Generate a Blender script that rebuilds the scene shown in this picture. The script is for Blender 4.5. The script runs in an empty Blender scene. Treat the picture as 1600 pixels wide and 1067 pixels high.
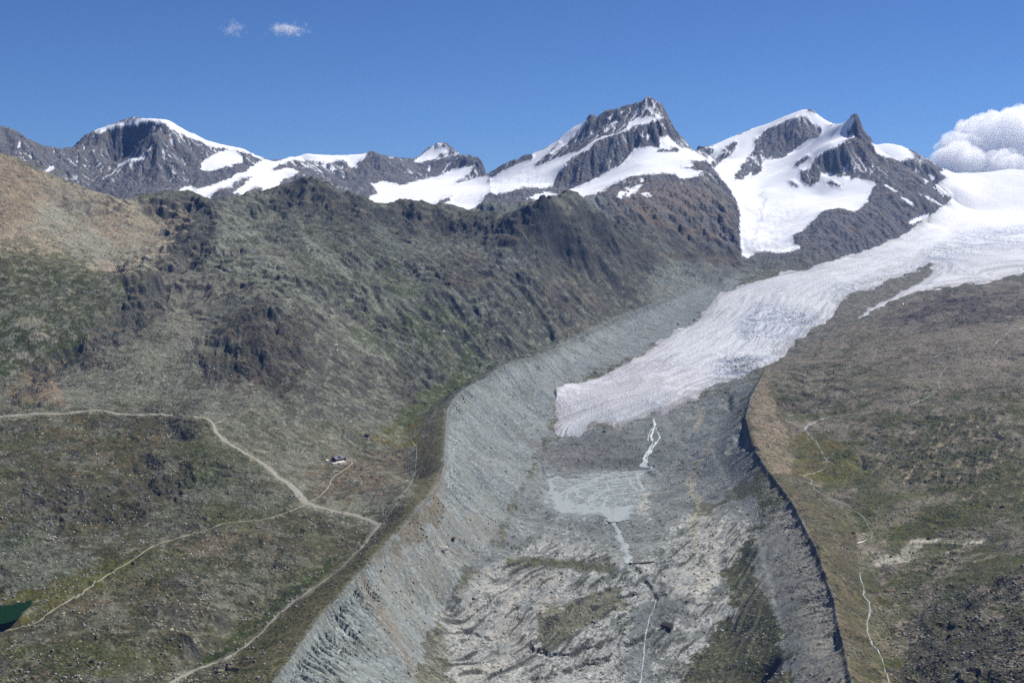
# High alpine valley seen from the air: glacier tongue between two lateral moraines,
# snow-capped peaks behind, gravel road, mountain hut, braided melt-water plain.
# World units are metres, the origin is the helicopter's position (about 3300 m a.s.l.), +Y looks up-valley.
import bpy, bmesh, math, random
import numpy as np
rad = math.radians
QUAL = 1.0          # grid density (1 = final)

# ------------------------------------------------------------------ camera, world, sun, exposure
scn = bpy.context.scene
F = 1980.0                      # focal length in photo pixels (1600 px wide frame)
PITCH = math.atan(183.0/F)
cam_d = bpy.data.cameras.new('camera'); cam = bpy.data.objects.new('camera', cam_d)
scn.collection.objects.link(cam); scn.camera = cam
cam_d.sensor_width = 36.0; cam_d.lens = 36.0*F/1600.0
cam_d.clip_start = 1.0; cam_d.clip_end = 90000.0
cam.location = (0, 0, 0); cam.rotation_euler = (math.pi/2-PITCH, 0, 0)
SUN_AZ, SUN_EL = rad(58), rad(52)     # azimuth clockwise from +Y
world = bpy.data.worlds.new('World'); scn.world = world; world.use_nodes = True
wn = world.node_tree; bg = wn.nodes['Background']
sky = wn.nodes.new('ShaderNodeTexSky'); sky.sky_type = 'NISHITA'; sky.sun_disc = False
sky.sun_elevation = SUN_EL; sky.sun_rotation = SUN_AZ; sky.altitude = 3300
sky.air_density = 1.0; sky.dust_density = 0.05; sky.ozone_density = 2.4
tint = wn.nodes.new('ShaderNodeMix'); tint.data_type = 'RGBA'; tint.blend_type = 'MULTIPLY'; tint.inputs[0].default_value = 1.0
tint.inputs[7].default_value = (0.55, 0.79, 1.2, 1)      # thin, very dry high-altitude air
wn.links.new(sky.outputs[0], tint.inputs[6]); wn.links.new(tint.outputs[2], bg.inputs['Color']); bg.inputs['Strength'].default_value = 0.051
sl = bpy.data.lights.new('sun', 'SUN'); sl.energy = 5.0; sl.angle = rad(0.53); sl.color = (1.0, 0.965, 0.915)
so = bpy.data.objects.new('sun', sl); scn.collection.objects.link(so)
so.rotation_euler = (math.pi/2-SUN_EL, 0, math.pi-SUN_AZ)
scn.view_settings.view_transform = 'Standard'; scn.view_settings.look = 'None'
scn.view_settings.exposure = 0.5; scn.view_settings.gamma = 1.0
cy = scn.cycles; cy.max_bounces = 24; cy.diffuse_bounces = 3; cy.glossy_bounces = 1; cy.transmission_bounces = 6
cy.volume_bounces = 24; cy.use_denoising = False; cy.transparent_max_bounces = 8
cy.use_adaptive_sampling = True; cy.adaptive_threshold = 0.008

# ------------------------------------------------------------------ helpers
CT, ST = math.cos(PITCH), math.sin(PITCH)
def place(px, py, D):
    """bearing/elevation (as photo pixels) and horizontal distance D (m) -> world point"""
    u = (px-800.0)/F; v = (533.5-py)/F
    k = D/(CT+v*ST)
    return u*k, D, (v*CT-ST)*k
def bearing(X, Y, Z):
    d = Y*CT-Z*ST
    return 800+F*X/d, 533.5-F*(Y*ST+Z*CT)/d

def _h(xi, yi, seed):
    h = xi.astype(np.uint32)*np.uint32(374761393)+yi.astype(np.uint32)*np.uint32(668265263)+np.uint32(seed*974711 & 0xffffffff)
    h = (h ^ (h >> np.uint32(13)))*np.uint32(1274126177)
    return h ^ (h >> np.uint32(16))
_ga = np.arange(64)*2*np.pi/64
_gx, _gy = np.cos(_ga).astype(np.float32), np.sin(_ga).astype(np.float32)
def perlin(x, y, seed=0):
    x0 = np.floor(x); y0 = np.floor(y); fx = (x-x0).astype(np.float32); fy = (y-y0).astype(np.float32)
    xi = x0.astype(np.int64); yi = y0.astype(np.int64)
    def g(ix, iy, dx, dy):
        k = _h(ix & 0xffffffff, iy & 0xffffffff, seed) & np.uint32(63)
        return _gx[k]*dx+_gy[k]*dy
    sx = fx*fx*fx*(fx*(fx*6-15)+10); sy = fy*fy*fy*(fy*(fy*6-15)+10)
    a = g(xi, yi, fx, fy); b = g(xi+1, yi, fx-1, fy); c = g(xi, yi+1, fx, fy-1); d = g(xi+1, yi+1, fx-1, fy-1)
    return ((a+(b-a)*sx)*(1-sy)+(c+(d-c)*sx)*sy)*1.5
def fbm(x, y, wl, n=4, seed=0, gain=0.5, ridged=False):
    r = 0; amp = 1.0; tot = 0
    for k in range(n):
        p = perlin(x/wl+k*17.3, y/wl-k*9.1, seed+k)
        if ridged: p = 1-2*np.abs(p)
        r = r+amp*p; tot += amp; amp *= gain; wl *= 0.49
    return (r/tot).astype(np.float32)
def smooth(a, b, x):
    t = np.clip((x-a)/(b-a), 0, 1); return t*t*(3-2*t)

# ------------------------------------------------------------------ surveyed points of the terrain (bearing px, elevation px, distance km)
CREST = [  # skyline and ridge crests: the ground falls away behind them; (line, fall factor)
 ([(-260,165,8.9),(-100,188,8.8),(0,202,8.7),(14,205,8.7),(30,212,8.7),(45,222,8.7),(60,229,8.7),(85,236,8.8),(110,238,8.9),(118,229,8.95),(128,219,9.0),(140,211,9.0),(150,203,9.05),
   (175,197,9.05),(200,194,9.05),(218,189,9.05),(240,186,9.05),(262,188,9.05),(285,202,9.1),(320,219,9.15),(350,227,9.2),(380,234,9.3),(400,245,9.3),(415,252,9.35),(438,253,9.5),(450,248,9.6),(475,242,9.8),(510,244,9.9),
   (540,247,10.0),(552,243,10.0),(575,240,10.0),(583,240,10.0),(600,249,10.1),(620,251,10.2),(640,253,10.3),(650,250,10.4),(665,237,10.5),(678,229,10.5),(687,226,10.5),(700,229,10.5),(708,240,10.5),(718,252,10.5),(732,260,10.3),
   (738,262,10.2),(745,259,10.1),(755,269,9.9),(761,276,9.7)], .7),
 ([(761,276,9.3),(770,270,9.25),(782,263,9.25),(800,256,9.25),(815,250,9.25),(835,241,9.25),(850,235,9.25),(870,222,9.25),(885,208,9.25),(900,198,9.25),(917,187,9.25),(924,181,9.25),(932,187,9.25),(945,177,9.25),(960,173,9.25),(975,169,9.25),
   (992,164,9.25),(1000,165,9.2),(1008,156,9.2),(1019,155,9.2),(1023,163,9.2),(1035,166,9.2),(1041,182,9.15),(1050,199,9.1),(1058,213,9.1),(1070,222,9.1),(1079,233,9.1),(1092,238,9.3)], .9),
 ([(1092,236,9.9),(1104,232,10.0),(1115,228,10.1),(1140,217,10.2),(1180,201,10.3),(1215,188,10.3),(1240,177,10.3),(1255,172,10.3),(1267,173,10.3),(1280,182,10.3),(1292,190,10.25),(1307,197,10.1)], .6),
 ([(1307,198,9.5),(1320,191,9.3),(1332,183,9.2),(1338,184,9.2),(1343,193,9.2),(1346,208,9.2),(1357,219,9.2),(1367,230,9.15),(1385,243,9.1),(1410,262,9.0),(1435,278,8.95),(1460,291,8.95),(1480,306,8.9)], .55),
 ([(1365,228,10.3),(1385,225,10.3),(1405,228,10.3),(1420,235,10.3),(1440,247,10.3),(1462,258,10.3),(1472,270,10.3),(1485,277,10.4),(1500,278,10.6),(1535,279,10.6),(1560,274,10.6),(1578,271,10.6),(1600,274,10.6),(1700,268,10.4),(1870,262,10.2)], .3),
 ([(1110,256,8.5),(1125,271,8.35),(1140,289,8.2),(1152,308,8.1),(1159,335,7.9),(1162,365,7.55)], 0),
 # middle ridge
 ([(-260,225,5.6),(-100,212,5.6),(0,243,5.5),(30,251,5.5),(60,266,5.5),(100,284,5.5),(150,303,5.5),(190,313,5.6),(230,311,5.8),(262,305,5.95),(280,303,5.95),(295,300,5.95),(306,299,5.95),(316,306,6.0),(335,314,6.1),(350,318,6.15),
   (380,313,6.3),(420,307,6.35),(455,297,6.35),(490,290,6.3),(510,293,6.3),(530,302,6.3),(545,307,6.3),(565,315,6.3),(585,326,6.35),(600,332,6.4),(612,326,6.4),(625,321,6.4),(650,327,6.5),(680,330,6.5),(702,333,6.55),(710,341,6.6),(730,346,6.6),(750,347,6.6),(775,345,6.45),
   (800,340,6.3),(830,330,6.2),(848,315,6.15),(858,326,6.3),(872,335,6.7)], .7),
 ([(872,334,7.2),(890,322,7.25),(905,313,7.3),(930,304,7.5),(952,300,7.6)], .15),
]
PTS = [
 # left massif faces
 (0,240,8.35),(60,262,8.3),(0,300,7.8),(100,290,8.2),(120,260,8.6),(150,240,8.8),(150,280,8.4),(170,215,8.98),(200,212,9.02),(205,240,8.97),(175,257,8.85),(250,192,8.95),(240,215,8.72),(243,240,8.6),(215,255,8.55),(186,262,8.6),
 (190,300,8.2),(240,290,8.3),(240,330,7.8),(150,330,7.9),(300,225,8.95),(300,260,8.7),(300,290,8.35),(350,240,9.05),(345,252,8.85),(350,268,8.65),(390,258,9.0),(330,285,8.4),(280,250,8.7),
 (400,270,8.75),(350,292,8.2),(290,300,7.9),(345,320,7.5),(425,262,9.1),(440,300,8.0),(390,312,7.6),(470,252,9.7),(500,262,9.55),(445,266,9.1),(462,270,9.05),(500,283,9.25),(455,283,8.95),(440,290,8.6),(480,300,8.8),(535,262,9.7),(540,285,9.4),(520,310,8.8),
 (560,300,8.9),(575,262,9.75),(590,270,9.65),(600,290,9.2),(570,312,8.5),(650,262,10.1),(650,281,9.7),(690,250,10.3),(690,272,9.9),(722,270,9.9),(740,275,9.6),
 (565,318,8.0),(620,305,8.7),(640,335,7.6),(600,330,7.6),(700,300,8.7),(740,345,7.3),(755,290,9.0),(680,320,8.0),(735,320,8.0),
 (745,330,7.7),(765,303,8.15),(800,294,8.3),(850,296,8.35),(800,320,7.7),(780,340,7.2),(840,320,7.5),
 # great central peak
 (790,275,9.0),(830,272,8.85),(845,258,8.95),(880,250,8.85),(900,225,9.08),(930,205,9.1),(950,200,9.08),(980,185,9.1),(1000,180,9.08),
 (868,278,8.55),(880,262,8.6),(900,248,8.68),(925,230,8.74),(950,216,8.8),(980,205,8.85),(1005,196,8.9),(1035,188,8.98),
 (866,296,8.42),(885,297,8.42),(905,287,8.47),(935,273,8.53),(960,262,8.55),(985,243,8.65),(1030,230,8.75),
 (1030,215,8.82),(1050,221,8.92),(1065,231,8.95),(1095,243,8.85),(1000,255,8.4),(1060,265,8.3),(1030,245,8.55),(950,283,8.2),(905,308,7.9),(870,332,7.6),(1104,250,8.6),(1100,262,8.35),
 (960,292,7.95),(1000,280,8.0),(1060,284,8.0),(1110,280,8.1),(1120,300,7.9),(1000,320,7.35),(940,330,7.2),(1080,330,7.45),(1140,340,7.6),(1050,370,7.0),(1140,390,7.1),(960,360,6.9),(920,345,7.05),
 (1000,420,6.5),(1100,420,6.8),(1165,420,7.0),
 # upper side glacier and right peaks
 (1165,398,7.35),(1200,394,7.35),(1180,345,7.95),(1240,350,7.85),(1200,300,8.5),(1180,320,8.25),(1220,322,8.25),(1200,370,7.65),(1175,292,8.7),(1170,360,7.72),(1168,310,8.35),(1280,305,8.5),(1340,302,8.4),(1300,283,8.75),(1150,283,8.95),(1240,262,9.2),(1115,252,9.6),(1130,265,9.2),(1165,300,8.55),
 (1150,230,10.0),(1190,214,10.12),(1250,184,10.17),(1275,200,10.1),(1280,212,9.85),(1245,238,9.8),(1220,247,9.7),(1190,262,9.5),(1170,245,9.75),(1160,281,9.15),(1150,250,9.6),
 (1330,210,9.15),(1320,220,8.95),(1300,231,8.85),(1285,240,8.82),(1270,256,8.78),(1256,270,8.7),(1262,290,8.6),(1290,275,8.66),(1310,274,8.68),(1330,276,8.68),(1345,225,9.0),(1345,250,8.85),(1368,287,8.5),(1300,215,9.3),(1270,235,9.3),
 (1385,270,8.7),(1420,290,8.5),(1450,310,8.4),(1470,322,8.4),(1400,310,8.2),(1440,345,8.0),(1380,335,7.9),(1345,325,8.0),(1420,260,9.9),(1450,272,9.9),
 (1300,327,7.95),(1275,333,7.9),(1250,355,7.7),(1238,370,7.5),(1300,350,7.6),(1300,385,7.25),(1250,400,7.1),(1350,365,7.55),(1200,412,7.05),(1180,425,6.95),
 # main glacier
 (1484,318,9.0),(1445,348,8.15),(1400,377,7.65),(1330,402,7.25),(1250,420,6.95),(1190,440,6.65),(1120,466,6.35),(1090,505,5.98),(1050,522,5.8),(1000,556,5.45),(930,590,5.12),(885,605,4.95),(868,640,4.65),(868,678,4.38),
 (1600,300,9.9),(1530,300,9.9),(1500,300,9.8),(1600,340,9.0),(1500,340,8.7),(1600,380,7.95),(1500,380,7.85),(1420,400,7.3),(1600,415,7.1),(1500,420,7.0),(1600,432,6.75),(1520,443,6.6),(1440,455,6.35),(1390,476,6.1),(1338,502,5.75),
 (1321,463,6.25),(1305,487,5.98),(1268,515,5.72),(1243,533,5.55),(1227,558,5.3),(1160,590,5.0),(1103,608,4.85),(1060,637,4.6),(1008,655,4.5),(930,668,4.42),(890,685,4.35),
 (1300,440,6.55),(1200,480,6.15),(1150,540,5.6),(1050,560,5.35),(1000,600,4.98),(1100,580,5.15),(940,630,4.72),
 # middle slopes
 (0,300,5.1),(0,400,4.5),(0,480,4.2),(0,560,3.9),(100,330,5.3),(100,400,4.75),(170,430,4.65),(200,360,5.35),(60,450,4.35),(130,480,4.25),(200,420,4.8),(260,350,5.6),(200,395,5.0),
 (60,520,4.02),(110,520,4.05),(250,400,5.0),(230,340,5.6),
 (60,622,3.58),(0,640,3.45),(150,620,3.65),(210,560,3.92),(250,620,3.72),(300,500,4.4),(250,480,4.5),(200,520,4.12),(280,440,4.8),
 (300,350,5.5),(300,400,5.0),(350,400,5.0),(400,350,5.8),(400,420,4.85),(430,478,4.36),(380,495,4.3),(330,520,4.2),(420,540,4.12),(470,520,4.3),(300,560,4.0),(400,620,3.75),(330,620,3.72),(480,600,3.95),(450,680,3.55),(550,640,3.9),(380,670,3.5),
 (500,450,4.8),(500,350,5.8),(560,420,5.3),(560,500,4.8),(640,400,5.6),(640,500,4.95),(650,560,4.75),(600,580,4.5),(640,615,4.35),(595,655,4.05),(720,400,5.8),(720,470,5.3),(720,540,5.0),(800,400,5.9),(800,480,5.4),(800,540,5.12),
 (870,500,5.55),(870,400,6.1),(930,380,6.4),(930,460,6.0),(960,430,6.2),(1000,470,6.15),(850,350,6.2),(700,370,6.2),(600,360,6.1),(780,370,6.1),(450,320,6.15),(530,330,6.1),
 # left foreground
 (60,740,3.0),(0,730,3.0),(0,850,2.55),(100,900,2.4),(250,700,3.25),(280,750,3.1),(300,830,2.8),(350,720,3.2),(0,910,2.34),(140,670,3.4),(200,780,2.97),(130,830,2.75),(90,690,3.25),(210,690,3.3),
 (300,900,2.5),(400,850,2.74),(200,950,2.3),(0,1067,1.93),(200,1067,1.96),(300,1000,2.15),(400,930,2.46),(480,870,2.7),(520,760,3.25),(600,740,3.4),(550,700,3.68),(560,790,3.08),(470,720,3.42),
 (500,840,2.83),(340,960,2.3),(120,1000,2.1),
 # inner wall foot and valley floor
 (960,548,5.45),(880,592,5.0),(840,650,4.55),(845,690,4.28),(830,740,3.92),(780,800,3.47),(790,860,3.17),(740,900,2.97),(700,960,2.74),(690,1020,2.52),(700,1067,2.35),(1080,490,6.15),(1020,520,5.8),
 (780,680,4.2),(750,760,3.55),(700,850,3.0),(640,930,2.65),(560,1020,2.25),(740,700,3.95),(800,620,4.6),
 (860,760,3.82),(870,800,3.49),(990,800,3.49),(1000,740,4.02),(930,770,3.73),(900,740,4.0),(970,850,3.17),(980,880,3.0),(850,900,2.97),(850,960,2.72),(850,1067,2.33),(1020,950,2.76),(1000,1000,2.6),(1000,1067,2.4),
 (1080,900,2.95),(1100,800,3.46),(1150,900,2.95),(1150,1000,2.58),(1200,1067,2.33),(1050,700,4.2),(1100,650,4.52),(1020,660,4.45),(930,700,4.27),(1150,620,4.6),(1010,700,4.22),(1080,745,3.9),(1040,800,3.47),
 (1180,560,5.15),
 # right bank
 (1390,1060,2.13),(1355,960,2.5),(1355,890,2.76),(1350,830,3.02),(1320,785,3.27),(1270,750,3.48),(1250,700,3.85),(1262,670,4.05),(1300,720,3.65),
 (1400,700,3.74),(1600,700,3.48),(1500,620,4.1),(1400,620,4.2),(1300,630,4.3),(1600,600,4.1),(1600,520,4.9),(1450,540,4.9),(1350,560,4.9),(1250,600,4.72),(1450,480,5.7),(1550,470,5.75),(1350,515,5.5),(1280,560,5.1),(1220,640,4.3),
 (1600,800,2.95),(1500,800,3.05),(1400,800,3.14),(1600,900,2.45),(1500,900,2.6),(1420,900,2.73),(1600,1067,1.86),(1500,1067,1.98),(1440,1000,2.32),(1600,980,2.15),(1500,730,3.45),(1380,660,3.98),(1345,700,3.72),
 (1850,1067,1.62),(1850,900,2.2),(1850,700,3.3),(1850,500,5.0),(1850,400,7.4),(1850,320,9.4),(1850,1250,1.35),(-260,1067,1.9),(-260,900,2.3),(-260,650,3.3),(-260,500,3.9),(-260,350,4.8),
 (0,1250,1.55),(-260,1250,1.5),(200,1250,1.6),(700,1250,1.88),(850,1250,1.9),(1000,1250,1.93),(1150,1250,1.88),(1420,1250,1.72),(1600,1250,1.5),
 # far side, hidden behind the range
]
LINES = [   # other exact lines
 [(1225,1200,1.86),(1225,1067,2.2),(1217,1010,2.4),(1208,945,2.62),(1190,870,2.95),(1160,800,3.3),(1138,740,3.73),(1122,690,4.08),(1140,645,4.4)],   # foot of the right moraine
 [(1410,1200,1.83),(1390,1060,2.13),(1370,1010,2.3),(1355,960,2.5),(1352,925,2.63),(1355,890,2.76),(1350,830,3.02),(1320,785,3.27),(1270,750,3.48),(1250,700,3.85),(1262,670,4.05)],
 [(0,612,3.72),(30,592,3.78),(60,578,3.85),(95,560,3.92),(130,540,3.99),(165,505,4.12),(185,482,4.25),(215,455,4.42),(240,438,4.55)],          # broken rock rib left
 [(0,652,3.4),(60,647,3.45),(140,643,3.5),(200,648,3.5),(270,648,3.5),(325,655,3.46),(345,685,3.35),(400,720,3.25),(450,755,3.15),(480,785,3.05),(540,800,3.0),(595,820,2.95)],   # road
 [(0,985,2.155),(100,950,2.25),(170,905,2.43),(240,860,2.6),(300,835,2.74),(370,815,2.86),(430,808,2.93),(470,795,3.0)],
 [(595,820,2.95),(540,870,2.74),(490,920,2.52),(430,965,2.36),(380,1010,2.21),(300,1056,2.05),(270,1070,2.0)],                     # track in the trough
 [(470,860,2.72),(400,960,2.4),(300,1030,2.13)],
 [(260,1250,1.60),(430,1067,1.92),(470,1010,2.1),(500,967,2.26),(560,900,2.5),(590,870,2.62),(650,800,2.95),(685,760,3.2),(694,730,3.38),(695,700,3.6),(697,670,3.82),(700,640,4.05),(712,622,4.2),(730,608,4.35),(770,585,4.65),(820,565,4.95),(870,545,5.25),(920,522,5.6),(960,500,5.9),(1040,468,6.3),(1100,445,6.65)],  # left moraine crest
 [(640,760,3.36),(635,730,3.56),(640,700,3.74),(625,680,3.9),(660,650,4.15),(690,620,4.46),(740,592,4.72),(760,580,4.86),(860,540,5.35)],                           # trough behind it
 [(1340,1250,1.66),(1330,1067,2.05),(1320,1020,2.2),(1310,980,2.34),(1303,940,2.48),(1290,900,2.62),(1270,850,2.86),(1240,790,3.18),(1210,750,3.42),(1185,715,3.66),(1172,690,3.83),(1165,655,4.12),(1172,625,4.35),(1185,600,4.6),(1195,580,4.82)], # right moraine crest
]
MOR_L = [i for i, l in enumerate(LINES) if l[0][:2] == (260,1250)][0]; MOR_R = [i for i, l in enumerate(LINES) if l[0][:2] == (1340,1250)][0]
def dens(line, step):
    out = []
    for (a, b) in zip(line[:-1], line[1:]):
        n = max(1, int(math.hypot((b[0]-a[0])/F, (b[1]-a[1])/F*.5, math.log(b[2]/a[2]))/(step/F)))
        for k in range(n):
            t = k/n; out.append(tuple(a[i]+(b[i]-a[i])*t for i in range(3)))
    out.append(line[-1]); return out
P = []
for line, fall in CREST:
    for (px, py, D) in dens(line, 9):
        x, y, z = place(px, py, D*1000); P.append((x, y, z))
    for (px, py, D) in dens(line, 22)[1:-1]:
        x, y, z = place(px, py, D*1000)
        if fall > 0.5:
            for e in (260, 620): P.append((x*(y+e)/y, y+e, z-fall*e*(1.0 if e < 300 else .8)))
        elif fall > 0:
            P.append((x*(y+350)/y, y+350, z-fall*350))
for line in LINES:
    for (px, py, D) in dens(line, 16): P.append(place(px, py, D*1000))
for (px, py, D) in PTS: P.append(place(px, py, D*1000))
for a in np.linspace(-.56, .56, 15): P.append((a*12600, 12600, -250))
P = np.array(P); Pa = P[:, 0]/P[:, 1]; Pw = np.log(P[:, 1]); Pz = P[:, 2]
keep = []; seen = set()
for i in range(len(P)):
    k = (round(Pa[i]*1200), round(Pw[i]*1200))
    if k not in seen: seen.add(k); keep.append(i)
Pa, Pw, Pz = Pa[keep], Pw[keep], Pz[keep]
CQ = 0.0035
def kern(d2): return np.sqrt(d2+CQ*CQ)
n = len(Pa)
d2 = (Pa[:, None]-Pa[None])**2+(Pw[:, None]-Pw[None])**2
A = np.zeros((n+3, n+3)); A[:n, :n] = -kern(d2)+np.eye(n)*2e-4
A[:n, n] = 1; A[:n, n+1] = Pa; A[:n, n+2] = Pw; A[n:, :n] = A[:n, n:].T
sol = np.linalg.solve(A, np.concatenate([Pz, [0, 0, 0]]))
NR, NC = int(1560*QUAL), int(1440*QUAL)
AMAX = 0.545; W0, W1 = math.log(1420), math.log(12400)
cr, cc = 680, 600
gw = np.linspace(W0, W1, cr); ga = np.linspace(-AMAX, AMAX, cc)
Zc = np.zeros((cr, cc))
wts = sol[:n].astype(np.float32)
for r0 in range(0, cr, 8):
    ww = gw[r0:r0+8]
    AA, WW = np.meshgrid(ga, ww)
    q = (AA.ravel()[:, None]-Pa[None]).astype(np.float32)**2+(WW.ravel()[:, None]-Pw[None]).astype(np.float32)**2
    q += CQ*CQ; np.sqrt(q, out=q)
    Zc[r0:r0+8] = (-(q@wts)+sol[n]+sol[n+1]*AA.ravel()+sol[n+2]*WW.ravel()).reshape(AA.shape)
def resample(Z, nr, nc):   # Catmull-Rom along both axes
    def up(M, m):
        N = M.shape[0]; t = np.linspace(0, N-1, m); i = np.clip(np.floor(t).astype(int), 0, N-2); f = (t-i)[:, None]
        p0, p1, p2, p3 = M[np.maximum(i-1, 0)], M[i], M[i+1], M[np.minimum(i+2, N-1)]
        return .5*((2*p1)+(-p0+p2)*f+(2*p0-5*p1+4*p2-p3)*f*f+(-p0+3*p1-3*p2+p3)*f**3)
    return up(up(Z, nr).T, nc).T
Z = resample(Zc, NR, NC).astype(np.float32)
wv = np.linspace(W0, W1, NR); av = np.linspace(-AMAX, AMAX, NC)
Yg = np.repeat(np.exp(wv)[:, None], NC, 1).astype(np.float32); Xg = (Yg*av[None]).astype(np.float32)
dwv = (W1-W0)/(NR-1); dav = 2*AMAX/(NC-1)
def grad(Z):
    zi, zj = np.gradient(Z)
    gx = zj/(Yg*dav); gy = zi/(Yg*dwv)-gx*av[None]
    return gx.astype(np.float32), gy.astype(np.float32)
def blur(M, k):
    def b1(M):
        c = np.cumsum(np.pad(M, ((k+1, k), (0, 0)), 'edge'), 0, dtype=np.float64); return ((c[2*k+1:]-c[:-2*k-1])/(2*k+1)).astype(np.float32)
    for _ in range(2): M = b1(b1(M).T).T
    return M
#@@PART2
# ------------------------------------------------------------------ traced regions
aN, wN = Xg/Yg*F, np.log(Yg)*F
WX = (perlin(aN/34, wN/34, 5)*5+perlin(aN/11, wN/11, 6)*2.4).astype(np.float32)
WY = (perlin(aN/34, wN/34, 7)*5+perlin(aN/11, wN/11, 8)*2.4).astype(np.float32)
def view(Z): 
    px, py = bearing(Xg, Yg, Z); return px.astype(np.float32), py.astype(np.float32)
PX, PY = view(Z)
def region(poly, D0=0, D1=99, soft=3.0, warp=1.0, out=None):
    """soft mask of the ground inside an outline given by bearings, between distances D0 and D1 (km)"""
    p = np.array(poly, np.float32); M = np.zeros(Z.shape, np.float32) if out is None else out
    pad = soft+8*warp
    r0, r1 = np.searchsorted(wv, [math.log(max(D0, 1)*1000), math.log(D1*1000)])
    X = PX[r0:r1]; Y = PY[r0:r1]
    sel = (X > p[:, 0].min()-pad) & (X < p[:, 0].max()+pad) & (Y > p[:, 1].min()-pad) & (Y < p[:, 1].max()+pad)
    ii = np.nonzero(sel)
    if not len(ii[0]): return M
    x = X[ii]+WX[r0:r1][ii]*warp; y = Y[ii]+WY[r0:r1][ii]*warp
    ins = np.zeros(len(x), bool); dd = np.full(len(x), 1e9, np.float32)
    for k in range(len(p)):
        x1, y1 = p[k]; x2, y2 = p[(k+1) % len(p)]
        if y1 != y2: ins ^= ((y1 > y) != (y2 > y)) & (x < (x2-x1)*(y-y1)/(y2-y1)+x1)
        ex, ey = x2-x1, y2-y1; L = ex*ex+ey*ey+1e-9
        t = np.clip(((x-x1)*ex+(y-y1)*ey)/L, 0, 1)
        np.minimum(dd, (x-x1-t*ex)**2+(y-y1-t*ey)**2, out=dd)
    sd = np.sqrt(dd)*np.where(ins, 1, -1)
    v = M[r0:r1]; v[ii] = np.maximum(v[ii], smooth(-soft, soft, sd).astype(np.float32)); return M
def stroke(line, width, D0=0, D1=99, soft=2.0, warp=0.5):
    """soft mask along a line"""
    p = np.array(line, np.float32); M = np.zeros(Z.shape, np.float32); pad = width+soft+8*warp
    r0, r1 = np.searchsorted(wv, [math.log(max(D0, 1)*1000), math.log(D1*1000)])
    X = PX[r0:r1]; Y = PY[r0:r1]
    sel = (X > p[:, 0].min()-pad) & (X < p[:, 0].max()+pad) & (Y > p[:, 1].min()-pad) & (Y < p[:, 1].max()+pad)
    ii = np.nonzero(sel)
    if not len(ii[0]): return M
    x = X[ii]+WX[r0:r1][ii]*warp; y = Y[ii]+WY[r0:r1][ii]*warp; dd = np.full(len(x), 1e9, np.float32)
    for k in range(len(p)-1):
        x1, y1 = p[k]; x2, y2 = p[k+1]; ex, ey = x2-x1, y2-y1; L = ex*ex+ey*ey+1e-9
        t = np.clip(((x-x1)*ex+(y-y1)*ey)/L, 0, 1)
        np.minimum(dd, (x-x1-t*ex)**2+(y-y1-t*ey)**2, out=dd)
    v = M[r0:r1]; v[ii] = 1-smooth(width-soft, width+soft, np.sqrt(dd)); return M
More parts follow.
